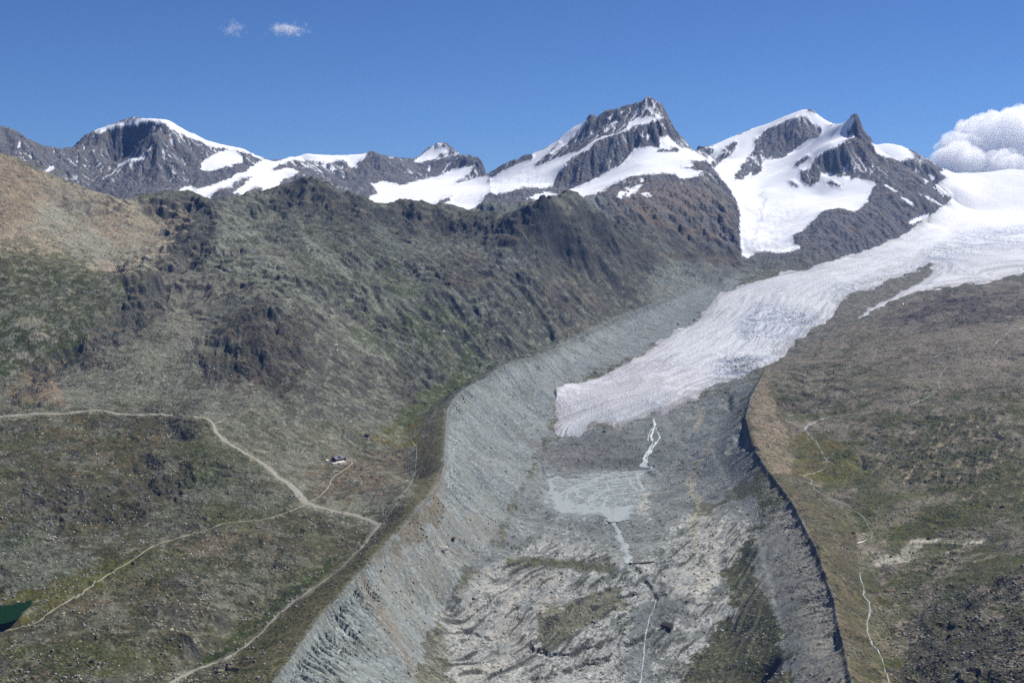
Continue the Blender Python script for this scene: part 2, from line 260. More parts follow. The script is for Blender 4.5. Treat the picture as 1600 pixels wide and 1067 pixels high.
SNOW = [
 [(146,206),(152,199),(175,194),(200,190),(218,185),(245,182),(262,184),(285,198),(320,216),(350,224),(385,231),(412,248),(398,245),(380,238),(350,232),(330,229),(300,217),(280,208),(262,195),(254,190),(248,196),(240,190),(232,188),(222,191),(215,195),(205,197),(180,199),(165,204),(152,208)],
 [(313,257),(322,248),(335,240),(345,236),(358,234),(370,238),(380,246),(379,254),(365,259),(350,260),(335,266),(322,268),(313,265),(316,260)],
 [(186,258),(195,253),(205,248),(215,247),(226,242),(226,246),(214,251),(200,253),(188,260)],
 [(62,270),(66,267),(80,260),(87,256),(82,264),(70,271)],[(28,226),(33,218),(31,229),(28,232)],[(229,233),(238,229),(236,234),(229,236)],
 [(275,303),(283,294),(300,290),(307,295),(320,293),(340,286),(372,273),(390,263),(398,258),(404,250),(420,251),(440,251),(436,258),(427,266),(430,269),(445,264),(455,262),(467,267),(463,272),(450,279),(438,282),(436,286),(445,291),(468,292),(492,288),(500,300),(470,310),(447,316),(420,322),(395,322),(356,325),(345,318),(310,305),(290,305)],
 [(434,256),(445,247),(460,241),(475,238),(510,240),(540,244),(550,240),(565,236),(577,237),(572,244),(562,253),(555,262),(545,260),(542,254),(530,251),(515,253),(510,255),(500,252),(485,251),(467,250),(450,253),(440,258)],
 [(555,312),(573,311),(591,301),(589,296),(579,286),(600,284),(613,287),(634,288),(650,283),(672,277),(690,274),(708,264),(722,261),(742,260),(730,273),(716,281),(711,287),(726,284),(742,278),(760,276),(765,276),(765,300),(755,311),(745,325),(740,355),(560,355)],
 [(647,253),(660,239),(672,231),(678,226),(682,232),(687,231),(692,229),(700,232),(702,237),(697,240),(690,241),(685,245),(675,250),(665,253),(655,256)],
 [(671,258),(674,262),(672,268),(670,266)],[(712,249),(700,260),(690,271),(698,259)],
 [(765,278),(779,270),(790,264),(812,256),(822,252),(833,248),(832,240),(850,232),(862,225),(873,217),(887,204),(900,194),(918,185),(918,190),(905,203),(895,214),(885,227),(880,231),(865,240),(862,242),(858,240),(875,224),(872,222),(860,235),(855,242),(848,248),(837,258),(850,257),(862,250),(880,243),(895,239),(905,236),(908,234),(920,225),(930,218),(940,214),(960,208),(975,202),(980,197),(985,190),(998,185),(1010,183),(1028,182),(1036,184),(1028,187),(1020,188),(1010,193),(1000,195),(990,197),(985,201),(978,203),(960,211),(940,217),(930,223),(925,228),(920,234),(905,242),(895,247),(885,255),(875,267),(868,276),(865,290),(855,292),(845,293),(820,292),(800,297),(775,303),(765,300)],
 [(1031,214),(1044,213),(1053,221),(1062,229),(1075,233),(1087,238),(1095,243),(1106,249),(1095,251),(1080,252),(1085,258),(1080,262),(1066,262),(1085,266),(1098,268),(1090,275),(1070,280),(1062,279),(1055,272),(1033,270),(1035,272),(1020,271),(1000,274),(985,277),(965,285),(945,296),(925,304),(905,310),(885,322),(875,337),(866,336),(863,327),(870,318),(885,308),(893,300),(885,299),(900,291),(920,284),(940,274),(955,264),(970,257),(980,248),(985,242),(990,234),(1000,231),(1015,228),(1030,229),(1029,222)],
 [(823,311),(840,303),(853,300),(870,303),(855,307),(838,313)],[(963,306),(972,299),(982,300),(975,305),(970,308)],[(978,307),(986,299),(980,297),(996,291),(1005,289),(990,296),(1004,290),(992,301),(984,309)],[(1003,302),(1012,301),(1019,304),(1010,305)],[(1000,279),(1006,283),(1002,285)],[(985,292),(975,294),(980,297)],
 [(1002,210),(1006,205),(1005,214)],[(1012,209),(1014,213),(1010,216)],[(1031,190),(1035,195),(1039,201),(1036,197)],[(1028,184),(1029,175),(1031,184)],[(1020,182),(1026,178),(1028,184)],[(1008,170),(1012,163),(1011,172)],
 [(952,185),(958,180),(955,188)],[(968,176),(975,172),(970,178)],[(955,195),(962,190),(966,192),(957,198)],[(988,184),(997,168),(1000,167),(994,180),(990,186)],
 [(1096,237),(1104,231),(1115,225),(1140,214),(1160,208),(1180,198),(1200,190),(1225,182),(1240,174),(1255,168),(1268,170),(1280,179),(1292,187),(1307,196),(1320,188),(1331,180),(1335,185),(1325,198),(1320,206),(1325,210),(1335,213),(1330,216),(1318,221),(1310,226),(1300,232),(1285,239),(1275,247),(1270,254),(1267,263),(1265,267),(1253,268),(1251,272),(1252,282),(1260,289),(1267,290),(1278,285),(1282,280),(1280,273),(1292,272),(1310,276),(1330,274),(1330,280),(1343,277),(1360,284),(1370,290),(1362,300),(1355,315),(1345,325),(1335,332),(1322,328),(1310,325),(1300,327),(1285,330),(1270,345),(1255,358),(1238,368),(1240,380),(1250,385),(1240,392),(1215,395),(1195,393),(1180,395),(1170,404),(1160,400),(1158,385),(1158,370),(1156,350),(1156,330),(1148,310),(1140,295),(1130,280),(1115,262),(1105,252),(1108,247),(1100,240)],
 [(1364,224),(1385,221),(1405,225),(1418,232),(1426,243),(1428,249),(1418,248),(1405,252),(1393,247),(1376,243),(1368,237)],
 [(1382,288),(1392,292),(1405,300),(1396,299)],[(1402,306),(1415,311),(1430,320),(1420,319)],[(1436,303),(1450,311),(1470,322),(1482,325),(1465,316),(1450,308)],[(1420,350),(1428,342),(1450,334),(1455,336),(1440,345),(1430,350)],
 [(1440,277),(1450,283),(1446,286)],[(1450,272),(1460,278),(1455,281)],[(1430,265),(1436,268),(1432,270)],
]
BARE = [  # rock showing through, plus one shaded step drawn as rock
 [(327,308),(345,295),(362,292),(365,285),(380,278),(395,277),(383,285),(384,288),(372,295),(362,302),(378,301),(374,304),(355,313),(345,316),(325,308)],
 [(391,298),(395,294),(408,292),(412,295),(404,299),(395,301)],
 [(672,327),(680,319),(700,308),(706,306),(702,313),(688,321),(676,329),(640,332),(655,322)],
 [(1026,237),(1032,232),(1043,233),(1044,236),(1050,231),(1060,231),(1063,236),(1058,238),(1040,238)],
 [(1180,218),(1187,213),(1192,208),(1208,199),(1225,190),(1240,184),(1252,181),(1262,184),(1268,192),(1272,198),(1284,198),(1282,210),(1279,214),(1262,219),(1250,227),(1240,235),(1222,247),(1213,248),(1197,250),(1189,258),(1192,265),(1183,273),(1178,276),(1172,268),(1170,275),(1162,279),(1148,282),(1147,275),(1155,265),(1158,257),(1167,250),(1170,242),(1181,232),(1180,228)],
 [(1110,257),(1113,252),(1120,246),(1130,240),(1136,238),(1128,234),(1134,228),(1150,221),(1152,224),(1147,236),(1140,243),(1128,250),(1120,260),(1116,265)],[(1094,234),(1106,232),(1116,231),(1115,237),(1105,246),(1098,240)],
 [(1240,260),(1246,253),(1262,244),(1266,247),(1256,254),(1248,262)],[(1232,285),(1240,284),(1250,290),(1246,293),(1236,290)],[(1290,284),(1300,283),(1308,288),(1318,289),(1314,292),(1300,290)],  # first outline: small rocks on a shaded step, its shade drawn as bare rock
 [(1262,171),(1268,171),(1274,176),(1269,175)],
]
GLAC_L = [(1470,268),(1477,277),(1469,284),(1460,287),(1462,292),(1471,299),(1488,310),(1482,318),(1464,328),(1453,336),(1440,350),(1416,362),(1398,373),(1374,383),(1338,394),(1306,404),(1267,418),(1230,428),(1190,437),(1165,446),(1120,462),(1110,475),(1095,495),(1080,508),(1055,518),(1025,540),(1000,558),(960,577),(930,590),(900,598),(880,606),(871,613),(867,628),(868,650),(866,668),(870,680)]
GLAC_R = [(880,684),(893,683),(904,685),(911,680),(922,668),(940,662),(958,668),(969,671),(980,664),(995,658),(1008,653),(1015,648),(1024,644),(1032,650),(1045,646),(1058,636),(1074,627),(1088,622),(1103,607),(1129,597),(1160,588),(1200,573),(1216,564),(1227,557),(1243,531),(1259,528),(1268,513),(1285,508),(1301,500),(1305,487),(1322,463),(1343,456),(1377,445),(1403,434),(1430,424),(1452,412),(1462,412),(1453,430),(1432,443),(1398,462),(1364,479),(1338,498),(1338,502),(1359,490),(1385,476),(1416,463),(1437,454),(1466,451),(1482,447),(1521,442),(1560,439),(1569,433),(1600,427),(1950,395),(1950,250),(1600,262),(1560,262),(1500,268)]
GLACIER = GLAC_L+GLAC_R
def snowmask(soft, warp):
    S = np.zeros(Z.shape, np.float32)
    for p in SNOW: region(p, 6.95 if min(q[0] for q in p) > 300 else 7.2, 12.4, soft, warp, S)
    B = np.zeros(Z.shape, np.float32)
    for p in BARE: region(p, 6.95, 12.4, soft, warp, B)
    return np.minimum(S, 1-B)
snow0 = snowmask(6, .4); glac0 = region(GLACIER, 4.2, 12.4, 6, .3)

# ------------------------------------------------------------------ relief
def gully(gx, gy, cell, per, seed, jit=.9):
    """ribs and gullies that run down the slope"""
    g = np.sqrt(gx*gx+gy*gy)+1e-6; sx, sy = -gy/g, gx/g
    x = Xg/cell; y = Yg/cell; xi = np.floor(x); yi = np.floor(y); num = np.zeros_like(Xg); den = np.zeros_like(Xg)
    for di in (-1, 0, 1):
        for dj in (-1, 0, 1):
            cx = (xi+di).astype(np.int64); cyy = (yi+dj).astype(np.int64)
            h = _h(cx & 0xffffffff, cyy & 0xffffffff, seed)
            ox = (h & np.uint32(1023)).astype(np.float32)/1023; oy = ((h >> np.uint32(10)) & np.uint32(1023)).astype(np.float32)/1023
            vx = x-(cx+.5+(ox-.5)*jit); vy = y-(cyy+.5+(oy-.5)*jit)
            w = np.exp(-2.6*(vx*vx+vy*vy)).astype(np.float32)
            num += w*np.cos((vx*sx+vy*sy)*(2*np.pi*cell/per)+ox*6.28); den += w
    return (num/(den+1e-6)).astype(np.float32)
gx, gy = grad(blur(Z, 5)); steep = np.clip(np.sqrt(gx*gx+gy*gy), 0, 1.6)
far = smooth(6700, 7300, Yg).astype(np.float32)
rock = far*(1-snow0)*(1-glac0)
# far mountains
f1 = fbm(Xg, Yg, 520, 5, 11, .52, True)
g1 = gully(gx, gy, 330, 150, 21); Z = Z+rock*(f1*16+g1*20*np.clip(steep, .2, 1))
gx, gy = grad(Z); g2 = gully(gx, gy, 130, 62, 22)
Z = Z+rock*g2*12*np.clip(steep, .3, 1.0)
gx, gy = grad(Z); g3 = gully(gx, gy, 55, 27, 23)
f2 = fbm(Xg, Yg, 90, 4, 31, .6, True)
Z = Z+rock*(g3*5+f2*12)
snowy = far*np.maximum(snow0, glac0)
Z = Z+snowy*(fbm(Xg, Yg, 420, 3, 41)*5+fbm(Xg+Yg*.3, Yg*1.6, 70, 3, 42)*1.5)
ice = region([(735,345),(760,285),(845,262),(870,292),(780,312)], 7.0, 12, 14)+region([(560,345),(640,285),(740,300),(745,345)], 7, 12, 14)*.5+region([(1160,400),(1165,350),(1250,350),(1250,400)], 7, 9, 12)*.6
Z = Z+ice*snowy*(fbm(Xg*.6, Yg*1.4, 38, 3, 43, .6, True)*7)
# middle ridge and slopes
near = 1-far
mid = near*smooth(3900, 4700, Yg)*(1-glac0)*smooth(0, 120, 1000-PX)
flatlow = region([(690,630),(1000,480),(1200,440),(1600,440),(1600,1100),(420,1100),(600,860)], 1, 7.2, 30, 1)
mid = mid*(1-flatlow)
noc = region([(-300,150),(0,230),(200,300),(240,340),(235,400),(160,440),(60,470),(-300,480)], 4, 6.3, 20, 1)
mid = mid*(1-noc*.72)
Z = Z+mid*((fbm(Xg+fbm(Xg, Yg, 300, 2, 57)*160, Yg, 430, 5, 51, .52, True)*38+fbm(Xg, Yg, 900, 2, 58)*16))
gx, gy = grad(blur(Z, 3)); st = np.clip(np.sqrt(gx*gx+gy*gy)*1.6, 0, 1)
gm = smooth(-.35, .35, fbm(Xg, Yg, 340, 3, 54)); gn = smooth(-.3, .4, fbm(Xg, Yg, 130, 3, 55))
Z = Z+mid*(gully(gx, gy, 210, 120, 52, 1.6)*18*gm+gully(gx, gy, 90, 52, 56, 1.6)*9*gn+gully(gx, gy, 45, 24, 53, 1.6)*3*gm)*st
def terrace(Z, h, wl, seed, w=.16, wob=1.3):
    t = Z/h+fbm(Xg, Yg, wl, 4, seed, .55)*wob; f = t-np.floor(t); return ((smooth(.5-w, .5+w, f)-f)*h).astype(np.float32)
CRAGS = [ # (outline, D0, D1, height)
 ([(228,330),(300,296),(345,318),(330,400),(270,450),(240,430),(250,380)],4.6,6.3,20),
 ([(420,330),(440,300),(490,288),(560,312),(600,345),(560,370),(500,340)],5.4,6.6,18),
 ([(600,345),(620,322),(760,350),(850,316),(880,340),(960,320),(990,400),(900,430),(820,400),(740,380),(650,365)],5.6,7.2,20),
 ([(300,560),(330,520),(395,478),(430,470),(470,520),(490,570),(440,620),(400,590),(320,600)],3.7,4.7,26),
 ([(20,640),(0,610),(60,570),(130,530),(165,490),(225,440),(255,440),(262,500),(200,520),(170,580),(100,580),(60,640)],3.5,4.8,20),
 ([(230,640),(300,625),(310,670),(280,700),(235,680)],3.3,3.7,14),
 ([(90,780),(140,750),(215,760),(290,720),(300,770),(240,810),(150,830)],2.7,3.3,16),
 ([(180,720),(240,700),(290,730),(270,770),(215,750)],2.9,3.4,14),
 ([(30,760),(100,740),(130,800),(100,850),(20,830)],2.5,3.1,12),
 ([(0,780),(30,770),(40,860),(0,880)],2.3,3.0,12),
 ([(690,420),(760,390),(760,440),(710,470),(670,470)],5.0,5.8,14),
 ([(840,410),(890,400),(880,440),(850,450)],5.5,6.3,14),([(860,450),(905,460),(890,510),(860,490)],5.3,6.1,12),
 ([(870,345),(1000,330),(1040,400),(990,470),(900,400)],5.9,7.2,16),([(1000,330),(1160,320),(1170,420),(1060,400)],6.6,8.1,16),
 ([(620,590),(680,590),(670,640),(640,640)],4.2,4.7,8),([(160,290),(210,330),(180,350),(120,330)],5,5.6,5),
 ([(170,400),(240,400),(235,440),(180,450)],4.5,5,10),([(420,860),(460,850),(460,900),(420,910)],2.5,2.8,8),
 ([(1330,690),(1420,660),(1560,650),(1600,700),(1600,760),(1450,770),(1350,730)],3.3,4.0,4),
 ([(1490,950),(1600,880),(1600,1067),(1420,1067),(1420,1010)],1.8,2.6,7),([(1380,510),(1480,450),(1600,455),(1600,500),(1450,510)],5.2,6.4,8),
 ([(1210,590),(1330,560),(1330,640),(1230,660)],4.2,5.2,4),
]
cr_f = np.abs(fbm(Xg*1.3, Yg*.8, 85, 5, 61, .58, True)); cr_g = fbm(Xg*1.5, Yg, 60, 5, 63, .62, True)
gxs, gys = grad(blur(Z, 6)); 
cr_r = fbm(Xg*1.2+Yg*.55+fbm(Xg, Yg, 80, 2, 61)*40, Yg*.75, 165, 6, 62, .46, True); cr_q = fbm(Xg+Yg*.5, Yg*.7, 40, 4, 64, .6, True)
gxs, gys = grad(blur(Z, 5)); cr_g2 = (1-2*np.abs(gully(gxs, gys, 120, 74, 86, 1.4)))*.7+(1-2*np.abs(gully(gxs, gys, 50, 30, 87, 1.4)))*.4
cr_f2 = fbm(Xg*1.2+Yg*.55+fbm(Xg, Yg, 80, 2, 61)*30, Yg*.75, 215, 6, 62, .5)
cragm = np.zeros(Z.shape, np.float32)
for poly, d0, d1, h in CRAGS:
    m = region(poly, d0, d1, 16, 1.6); cragm = np.maximum(cragm, m)
    Z = Z+m*h*(cr_f2*2.3-cr_q*.12+np.clip(cr_g2, -1, 1)*.12)
Z = Z+cragm*smooth(3300, 4200, Yg)*terrace(Z, 62, 170, 88, .3, 1.3)*.3+cragm*(1-smooth(3300, 4200, Yg))*terrace(Z, 26, 100, 89, .3, 1.3)*.35
cl = np.clip(cragm*.12+mid*smooth(.02, .28, fbm(Xg, Yg, 260, 3, 65))*.75, 0, 1)
Z = Z+cl*terrace(Z, 34, 150, 66, .22, 2.0)*.75
# lateral moraines: gullied inner walls
CRL = [(430,1067),(470,1010),(500,967),(560,900),(590,870),(650,800),(685,760),(694,730),(695,700),(700,640),(712,622),(730,608),(770,585),(820,565),(870,545),(920,522),(960,500),(1040,468),(1100,445)]
wallL = region([(400,1130)]+CRL+[(1160,440),(1080,500),(1000,548),(900,585),(860,620),(840,680),(810,745),(760,820),(700,900),(650,990),(620,1130)], 1.6, 7.0, 7, .3)
wallTop = region([(400,1130)]+CRL+[(1100,460),(1000,508),(900,560),(800,600),(745,650),(730,720),(720,790),(640,880),(570,950),(530,1030),(500,1130)], 1.6, 7.0, 9, .6)
CRR = [(1330,1067),(1320,1020),(1310,980),(1303,940),(1290,900),(1270,850),(1240,790),(1210,750),(1185,715),(1172,690),(1165,655),(1172,625),(1185,600),(1195,580)]
wallR = region([(1336,1130)]+CRR+[(1150,600),(1120,640),(1110,700),(1150,780),(1190,860),(1215,960),(1240,1130)], 1.6, 5.2, 6, .3)
def crestdist(line):
    pts = np.array([place(*q) for q in line])[:, :2]; pts[:, 0] *= 1
    dd = np.full(Z.shape, 1e9, np.float32)
    r0, r1 = np.searchsorted(wv, [math.log(1450), math.log(7200)])
    X, Y = Xg[r0:r1], Yg[r0:r1]; v = dd[r0:r1]
    al = np.zeros(Z.shape, np.float32); va = al[r0:r1]; acc = 0.0
    for a, b in zip(pts[:-1], pts[1:]):
        e = b-a; L = float(e@e)+1e-6; t = np.clip(((X-a[0])*e[0]+(Y-a[1])*e[1])/L, 0, 1)
        q = (X-a[0]-t*e[0])**2+(Y-a[1]-t*e[1])**2; m = q < v
        v[m] = q[m]; va[m] = (acc+t*math.sqrt(L))[m]; acc += math.sqrt(L)
    return np.sqrt(dd), al
def km(line): return [(x, y, D*1000) for x, y, D in line]
dCL, aCL = crestdist(km(LINES[MOR_L])); dCR, aCR = crestdist(km(LINES[MOR_R]))
Z = Z+6*np.exp(-dCL/14)*smooth(7000, 5500, Yg)+8*np.exp(-dCR/15)
gx, gy = grad(blur(Z, 4))
ga_ = gully(gx, gy, 46, 17, 71); gb_ = gully(gx, gy, 22, 8.5, 72)
amp = .35+.65*smooth(-.15, .3, fbm(Xg, Yg, 210, 2, 73))
strong = region([(420,1100),(520,955),(560,905),(600,900),(560,1000),(520,1100)], 1.6, 3, 12)+region([(690,640),(740,600),(730,700),(735,800),(690,800)], 3, 4.4, 10)*.7+region([(780,590),(960,505),(960,540),(800,620)], 4.2, 6, 8)*.7
strong = np.clip(strong, 0, 1)
Z = Z-wallL*11*(1-np.exp(-dCL/16))*np.exp(-dCL/150)-wallR*(5*np.exp(-dCR/130)+20*smooth(-.1, .4, fbm(Xg*.5, Yg*1.3, 85, 4, 75, .6))*np.exp(-dCR/38))*(1-np.exp(-dCR/9))
slant = aCL+dCL*.35+fbm(Xg, Yg, 90, 2, 76)*14
rill = np.abs(perlin(slant/15, dCL/150, 77)*.7+perlin(slant/6.5, dCL/60, 78)*.3); rill2 = np.abs(perlin(slant/34, dCL/300, 79))
rillR = np.abs(perlin((aCR-dCR*.2)/13, dCR/120, 80)*.7+perlin(aCR/6, dCR/50, 85)*.3)
near0 = smooth(1, 9, dCL)
Z = Z-wallL*near0*((.12+strong)*amp*(smooth(.26, .0, rill)*16+smooth(.2, .0, rill2)*11)*np.exp(-dCL/75)+smooth(.3, .0, rill)*1.6*np.exp(-dCL/260))
Z = Z-wallR*smooth(1, 8, dCR)*(smooth(.3, 0, rillR)*4*np.exp(-dCR/45)+smooth(.3, .0, rillR)*.8)
Z = Z-wallTop*(.3+.5*strong)*amp*((1-ga_)*1.2+(1-gb_)*.6)*(.6+np.clip(Yg/4500, 0, 1.3)*.5)
Z = Z+wallL*(ga_*.5+gb_*.35)
Z = Z-wallR*amp*((1-ga_)*2.2*np.exp(-dCR/50)+(1-gb_)*.5)
# ice-scoured slabs: strike runs away and to the right
slab = region([(700,1110),(690,960),(780,880),(850,830),(1000,880),(1060,810),(1150,800),(1200,860),(1190,1000),(1150,1110)], 1.8, 3.5, 25, 2)
slabR = region([(1340,720),(1440,650),(1600,630),(1750,640),(1750,800),(1400,790)], 2.8, 4.3, 22, 2)
wallC = region([(1336,1130)]+CRR[:7]+[(1232,785),(1205,812),(1182,850),(1178,900),(1200,938),(1222,980),(1240,1030),(1265,1130)], 1.6, 5.2, 7, 1.5)
c_, s_ = math.cos(.52), math.sin(.52)
U = Xg*c_-Yg*s_; V = Xg*s_+Yg*c_
wob = fbm(Xg, Yg, 160, 3, 81)*22
t_ = (U+wob)/38+fbm(U, V*.25, 60, 2, 82)*.8; saw = (t_-np.floor(t_))
step = np.where(saw < .82, saw/.82, (1-saw)/.18)
Z = Z+(slab*10+slabR*6)*step*(.35+.65*smooth(-.2, .35, fbm(Xg, Yg, 120, 2, 83)))+slab*fbm(U, V*.35, 22, 3, 84, .55, True)*1.6
wild = near*(1-glac0)*(1-wallL)*(1-wallR)
knoll = region([(1195,590),(1340,500),(1600,440),(1800,440),(1800,1150),(1330,1150),(1240,780)], 1, 6.8, 25, 2)
kn2 = region([(-260,1150),(-260,640),(300,650),(480,800),(590,830),(480,950),(300,1150)], 1, 3.7, 25, 2)
Z = Z+wild*np.clip(knoll+kn2, 0, 1)*smooth(.0, .35, fbm(Xg, Yg, 190, 4, 97, .6))*(terrace(Z, 15, 130, 98, .2, 2.4)*.55+terrace(Z, 6.5, 55, 99, .22, 2.6)*.4)
Z = Z+wild*(knoll+kn2)*(fbm(Xg, Yg, 170, 4, 91)*8.5+fbm(U, V*.5, 42, 3, 92, .5, True)*1.6)
oc_n = fbm(Xg+fbm(Xg, Yg, 90, 2, 69)*60, Yg, 175, 6, 68, .62)
oc = smooth(.15, .25, oc_n)*np.clip(mid*.75*(1-noc)+np.clip(kn2+knoll*.3, 0, 1)*wild*.8, 0, 1)
Z = Z+oc*(4-fbm(Xg*1.2+Yg*.4, Yg*.8, 90, 6, 70, .52, True)*8)*(.6+.4*np.clip(Yg/4000, 0, 1.5))
plain = region([(852,728),(900,722),(1010,728),(1022,765),(1012,808),(970,826),(920,822),(865,816),(848,770)], 3.1, 4.3, 9, .3)
wild = wild*(1-plain)
fine = fbm(Xg, Yg, 30, 4, 93, .62)
Z = Z+wild*(fine*3.0+fbm(Xg, Yg, 75, 4, 94)*4.2+fbm(Xg, Yg, 48, 4, 96, .6, True)*cragm*3)*(.5+.5*np.clip(Yg/4000, 0, 1.6))+wallL*fine*.7
Z = Z*(1-plain)+plain*(-800+fbm(Xg, Yg, 40, 3, 95)*.3)
# tarn basin at the left edge
TARN = [(-30,940),(0,946),(20,944),(40,938),(50,937),(48,946),(40,955),(25,968),(5,974),(-30,976)]
lakem = region([(p[0], p[1]) for p in TARN], 1.9, 2.6, 5, .2); LAKEZ = -690.0
lakeb = region([(-40,925),(60,928),(62,950),(35,975),(-40,985)], 1.9, 2.7, 8, .2)
Z = Z*(1-lakeb*.9)+lakeb*.9*(LAKEZ+1.2); Z = Z*(1-lakem)+lakem*(LAKEZ-4)
# stream gorge below the water intake
PX, PY = view(Z)
gorge = stroke([(985,884),(997,890),(1003,902),(1012,916),(1020,925),(1025,934)], 2.6, 2.2, 3.1, 2.4, .6)+.22*stroke([(1024,930),(1024,945),(1014,965),(1008,1000),(1004,1040),(1000,1100)], 11, 1.8, 3.0, 8, 1)
scarp = stroke([(855,985),(870,965),(885,952),(900,943),(925,930),(945,926),(975,931),(1002,927)], 2.2, 2.3, 3.1, 2.2, 1.2)+stroke([(827,1013),(850,1024),(880,1022),(905,1018),(935,1010),(955,1000),(975,985)], 2.4, 2.2, 3, 2.2, 1.4)+stroke([(832,1062),(865,1056),(895,1046),(925,1036),(945,1030)], 3, 2, 2.8, 2.5, 1.5)+.7*stroke([(1062,938),(1075,945),(1090,944)], 2, 2.4, 3, 2, 1)+.8*stroke([(715,985),(730,990),(745,988),(765,1000)], 1.6, 2.2, 3, 1.8, 1.2)
hole = region([(1135,705),(1150,680),(1164,660),(1172,690),(1182,702),(1160,700)], 3.6, 4.6, 5, .6)*20+region([(1125,630),(1135,615),(1145,622),(1140,640)], 4.2, 5, 5, .8)*14+region([(1336,695),(1360,685),(1378,680),(1370,695),(1345,700)], 3.5, 4.2, 4, .8)*8+region([(1335,720),(1350,712),(1352,730),(1338,732)], 3.3, 4, 4, .8)*8+region([(1058,688),(1080,682),(1084,676),(1070,692)], 3.8, 4.6, 4, .8)*8  # first outline traces a shadow wedge; ground dug out there to render dark
Z = Z-gorge*6-np.clip(scarp, 0, 1)*7-hole

# ------------------------------------------------------------------ glacier body
PX, PY = view(Z)
glac = region(GLACIER, 4.2, 12.4, 1.5, .9)
inner = region(GLACIER, 4.2, 12.4, 22, .3)
lp = np.array([place(x, y, 1)[:1] for x, y in GLAC_L])  # bearing slopes of the margin
dl = np.full(Z.shape, 1e9, np.float32); dr = np.full(Z.shape, 1e9, np.float32)
def hit(px, py, Zf=None, D0=1450, D1=12300):
    """first ground point seen along a bearing/elevation"""
    Zf = Z if Zf is None else Zf
    d = np.exp(np.linspace(math.log(D0), math.log(D1), 2600))
    u = (px-800.0)/F; v = (533.5-py)/F; k = d/(CT+v*ST); x = u*k; z = (v*CT-ST)*k
    g = ground(x, d, Zf); below = np.nonzero(g >= z)[0]
    if not len(below): return None
    i = below[0]
    if i == 0: return x[0], d[0], g[0]
    a, b = z[i-1]-g[i-1], g[i]-z[i]; t = a/(a+b+1e-9)
    return x[i-1]+(x[i]-x[i-1])*t, d[i-1]+(d[i]-d[i-1])*t, g[i-1]+(g[i]-g[i-1])*t
def ground(x, y, Zf=None):
    Zf = Z if Zf is None else Zf
    x = np.asarray(x, float); y = np.asarray(y, float)
    j = np.clip((x/y+AMAX)/dav, 0, NC-1.001); i = np.clip((np.log(y)-W0)/dwv, 0, NR-1.001)
    j0 = j.astype(int); i0 = i.astype(int); fj = j-j0; fi = i-i0
    return (Zf[i0, j0]*(1-fj)+Zf[i0, j0+1]*fj)*(1-fi)+(Zf[i0+1, j0]*(1-fj)+Zf[i0+1, j0+1]*fj)*fi
mk = inner > .01; mi = np.nonzero(mk | (glac > .01)); gxp, gyp = Xg[mi], Yg[mi]
def linedist(line):
    pts = [hit(*q) for q in line if q[0] < 1700 and q[1] > 270]; pts = np.array([q[:2] for q in pts if q])
    dd = np.full(len(gxp), 1e12); al = np.zeros(len(gxp)); acc = 0
    for a, b in zip(pts[:-1], pts[1:]):
        e = b-a; L = e@e+1e-6
        if L > 900**2: continue
        t = np.clip(((gxp-a[0])*e[0]+(gyp-a[1])*e[1])/L, 0, 1); q = (gxp-a[0]-t*e[0])**2+(gyp-a[1]-t*e[1])**2
        m = q < dd; dd[m] = q[m]; al[m] = (acc+t*math.sqrt(L))[m]; acc += math.sqrt(L)
    return np.sqrt(dd), al
dL, along = linedist(GLAC_L[:-6]); dR, _ = linedist(GLAC_R[8:]); dT, _ = linedist(GLAC_L[-4:]+GLAC_R[:9])
sflow = np.zeros(Z.shape, np.float32); alf = np.zeros(Z.shape, np.float32)
sflow[mi] = dL/(dL+dR+1); alf[mi] = along
thick = np.zeros(Z.shape, np.float32); edge = np.zeros(Z.shape, np.float32)
edge[mi] = np.minimum(np.minimum(dL, dR), dT)
thick = glac*(1.0+34*(1-np.exp(-edge/190)))
Zg = Z+thick
crev = np.maximum(fbm(sflow*170, alf+sflow*330, 34, 2, 101, .5, True), fbm(sflow*900, alf*.9+sflow*260, 30, 3, 107, .55, True)*.75)
crz = region([(1150,520),(1180,485),(1250,490),(1290,500),(1240,530),(1160,545)], 4.5, 6.8, 14)+region([(1290,460),(1400,420),(1480,395),(1420,430),(1310,490)], 5.5, 8, 14)+region([(1440,400),(1500,370),(1600,360),(1600,395),(1480,410)], 6.5, 9, 12)+region([(1130,560),(1170,560),(1230,540),(1200,575),(1100,610)], 4.5, 6, 12)+.6*region([(866,650),(930,640),(1040,620),(1050,650),(920,690),(870,690)], 4.2, 5.2, 14)
crz = np.clip(crz+.04, 0, 1)
Zg = Zg-glac*(crz*smooth(.35, .75, crev)*8)+glac*(fbm(sflow*500, alf*.35, 30, 3, 102)*1.6+fbm(Xg, Yg, 260, 3, 103)*5*smooth(4500, 6000, Yg))
Zg = Zg-(1-smooth(.0, .5, glac))*3

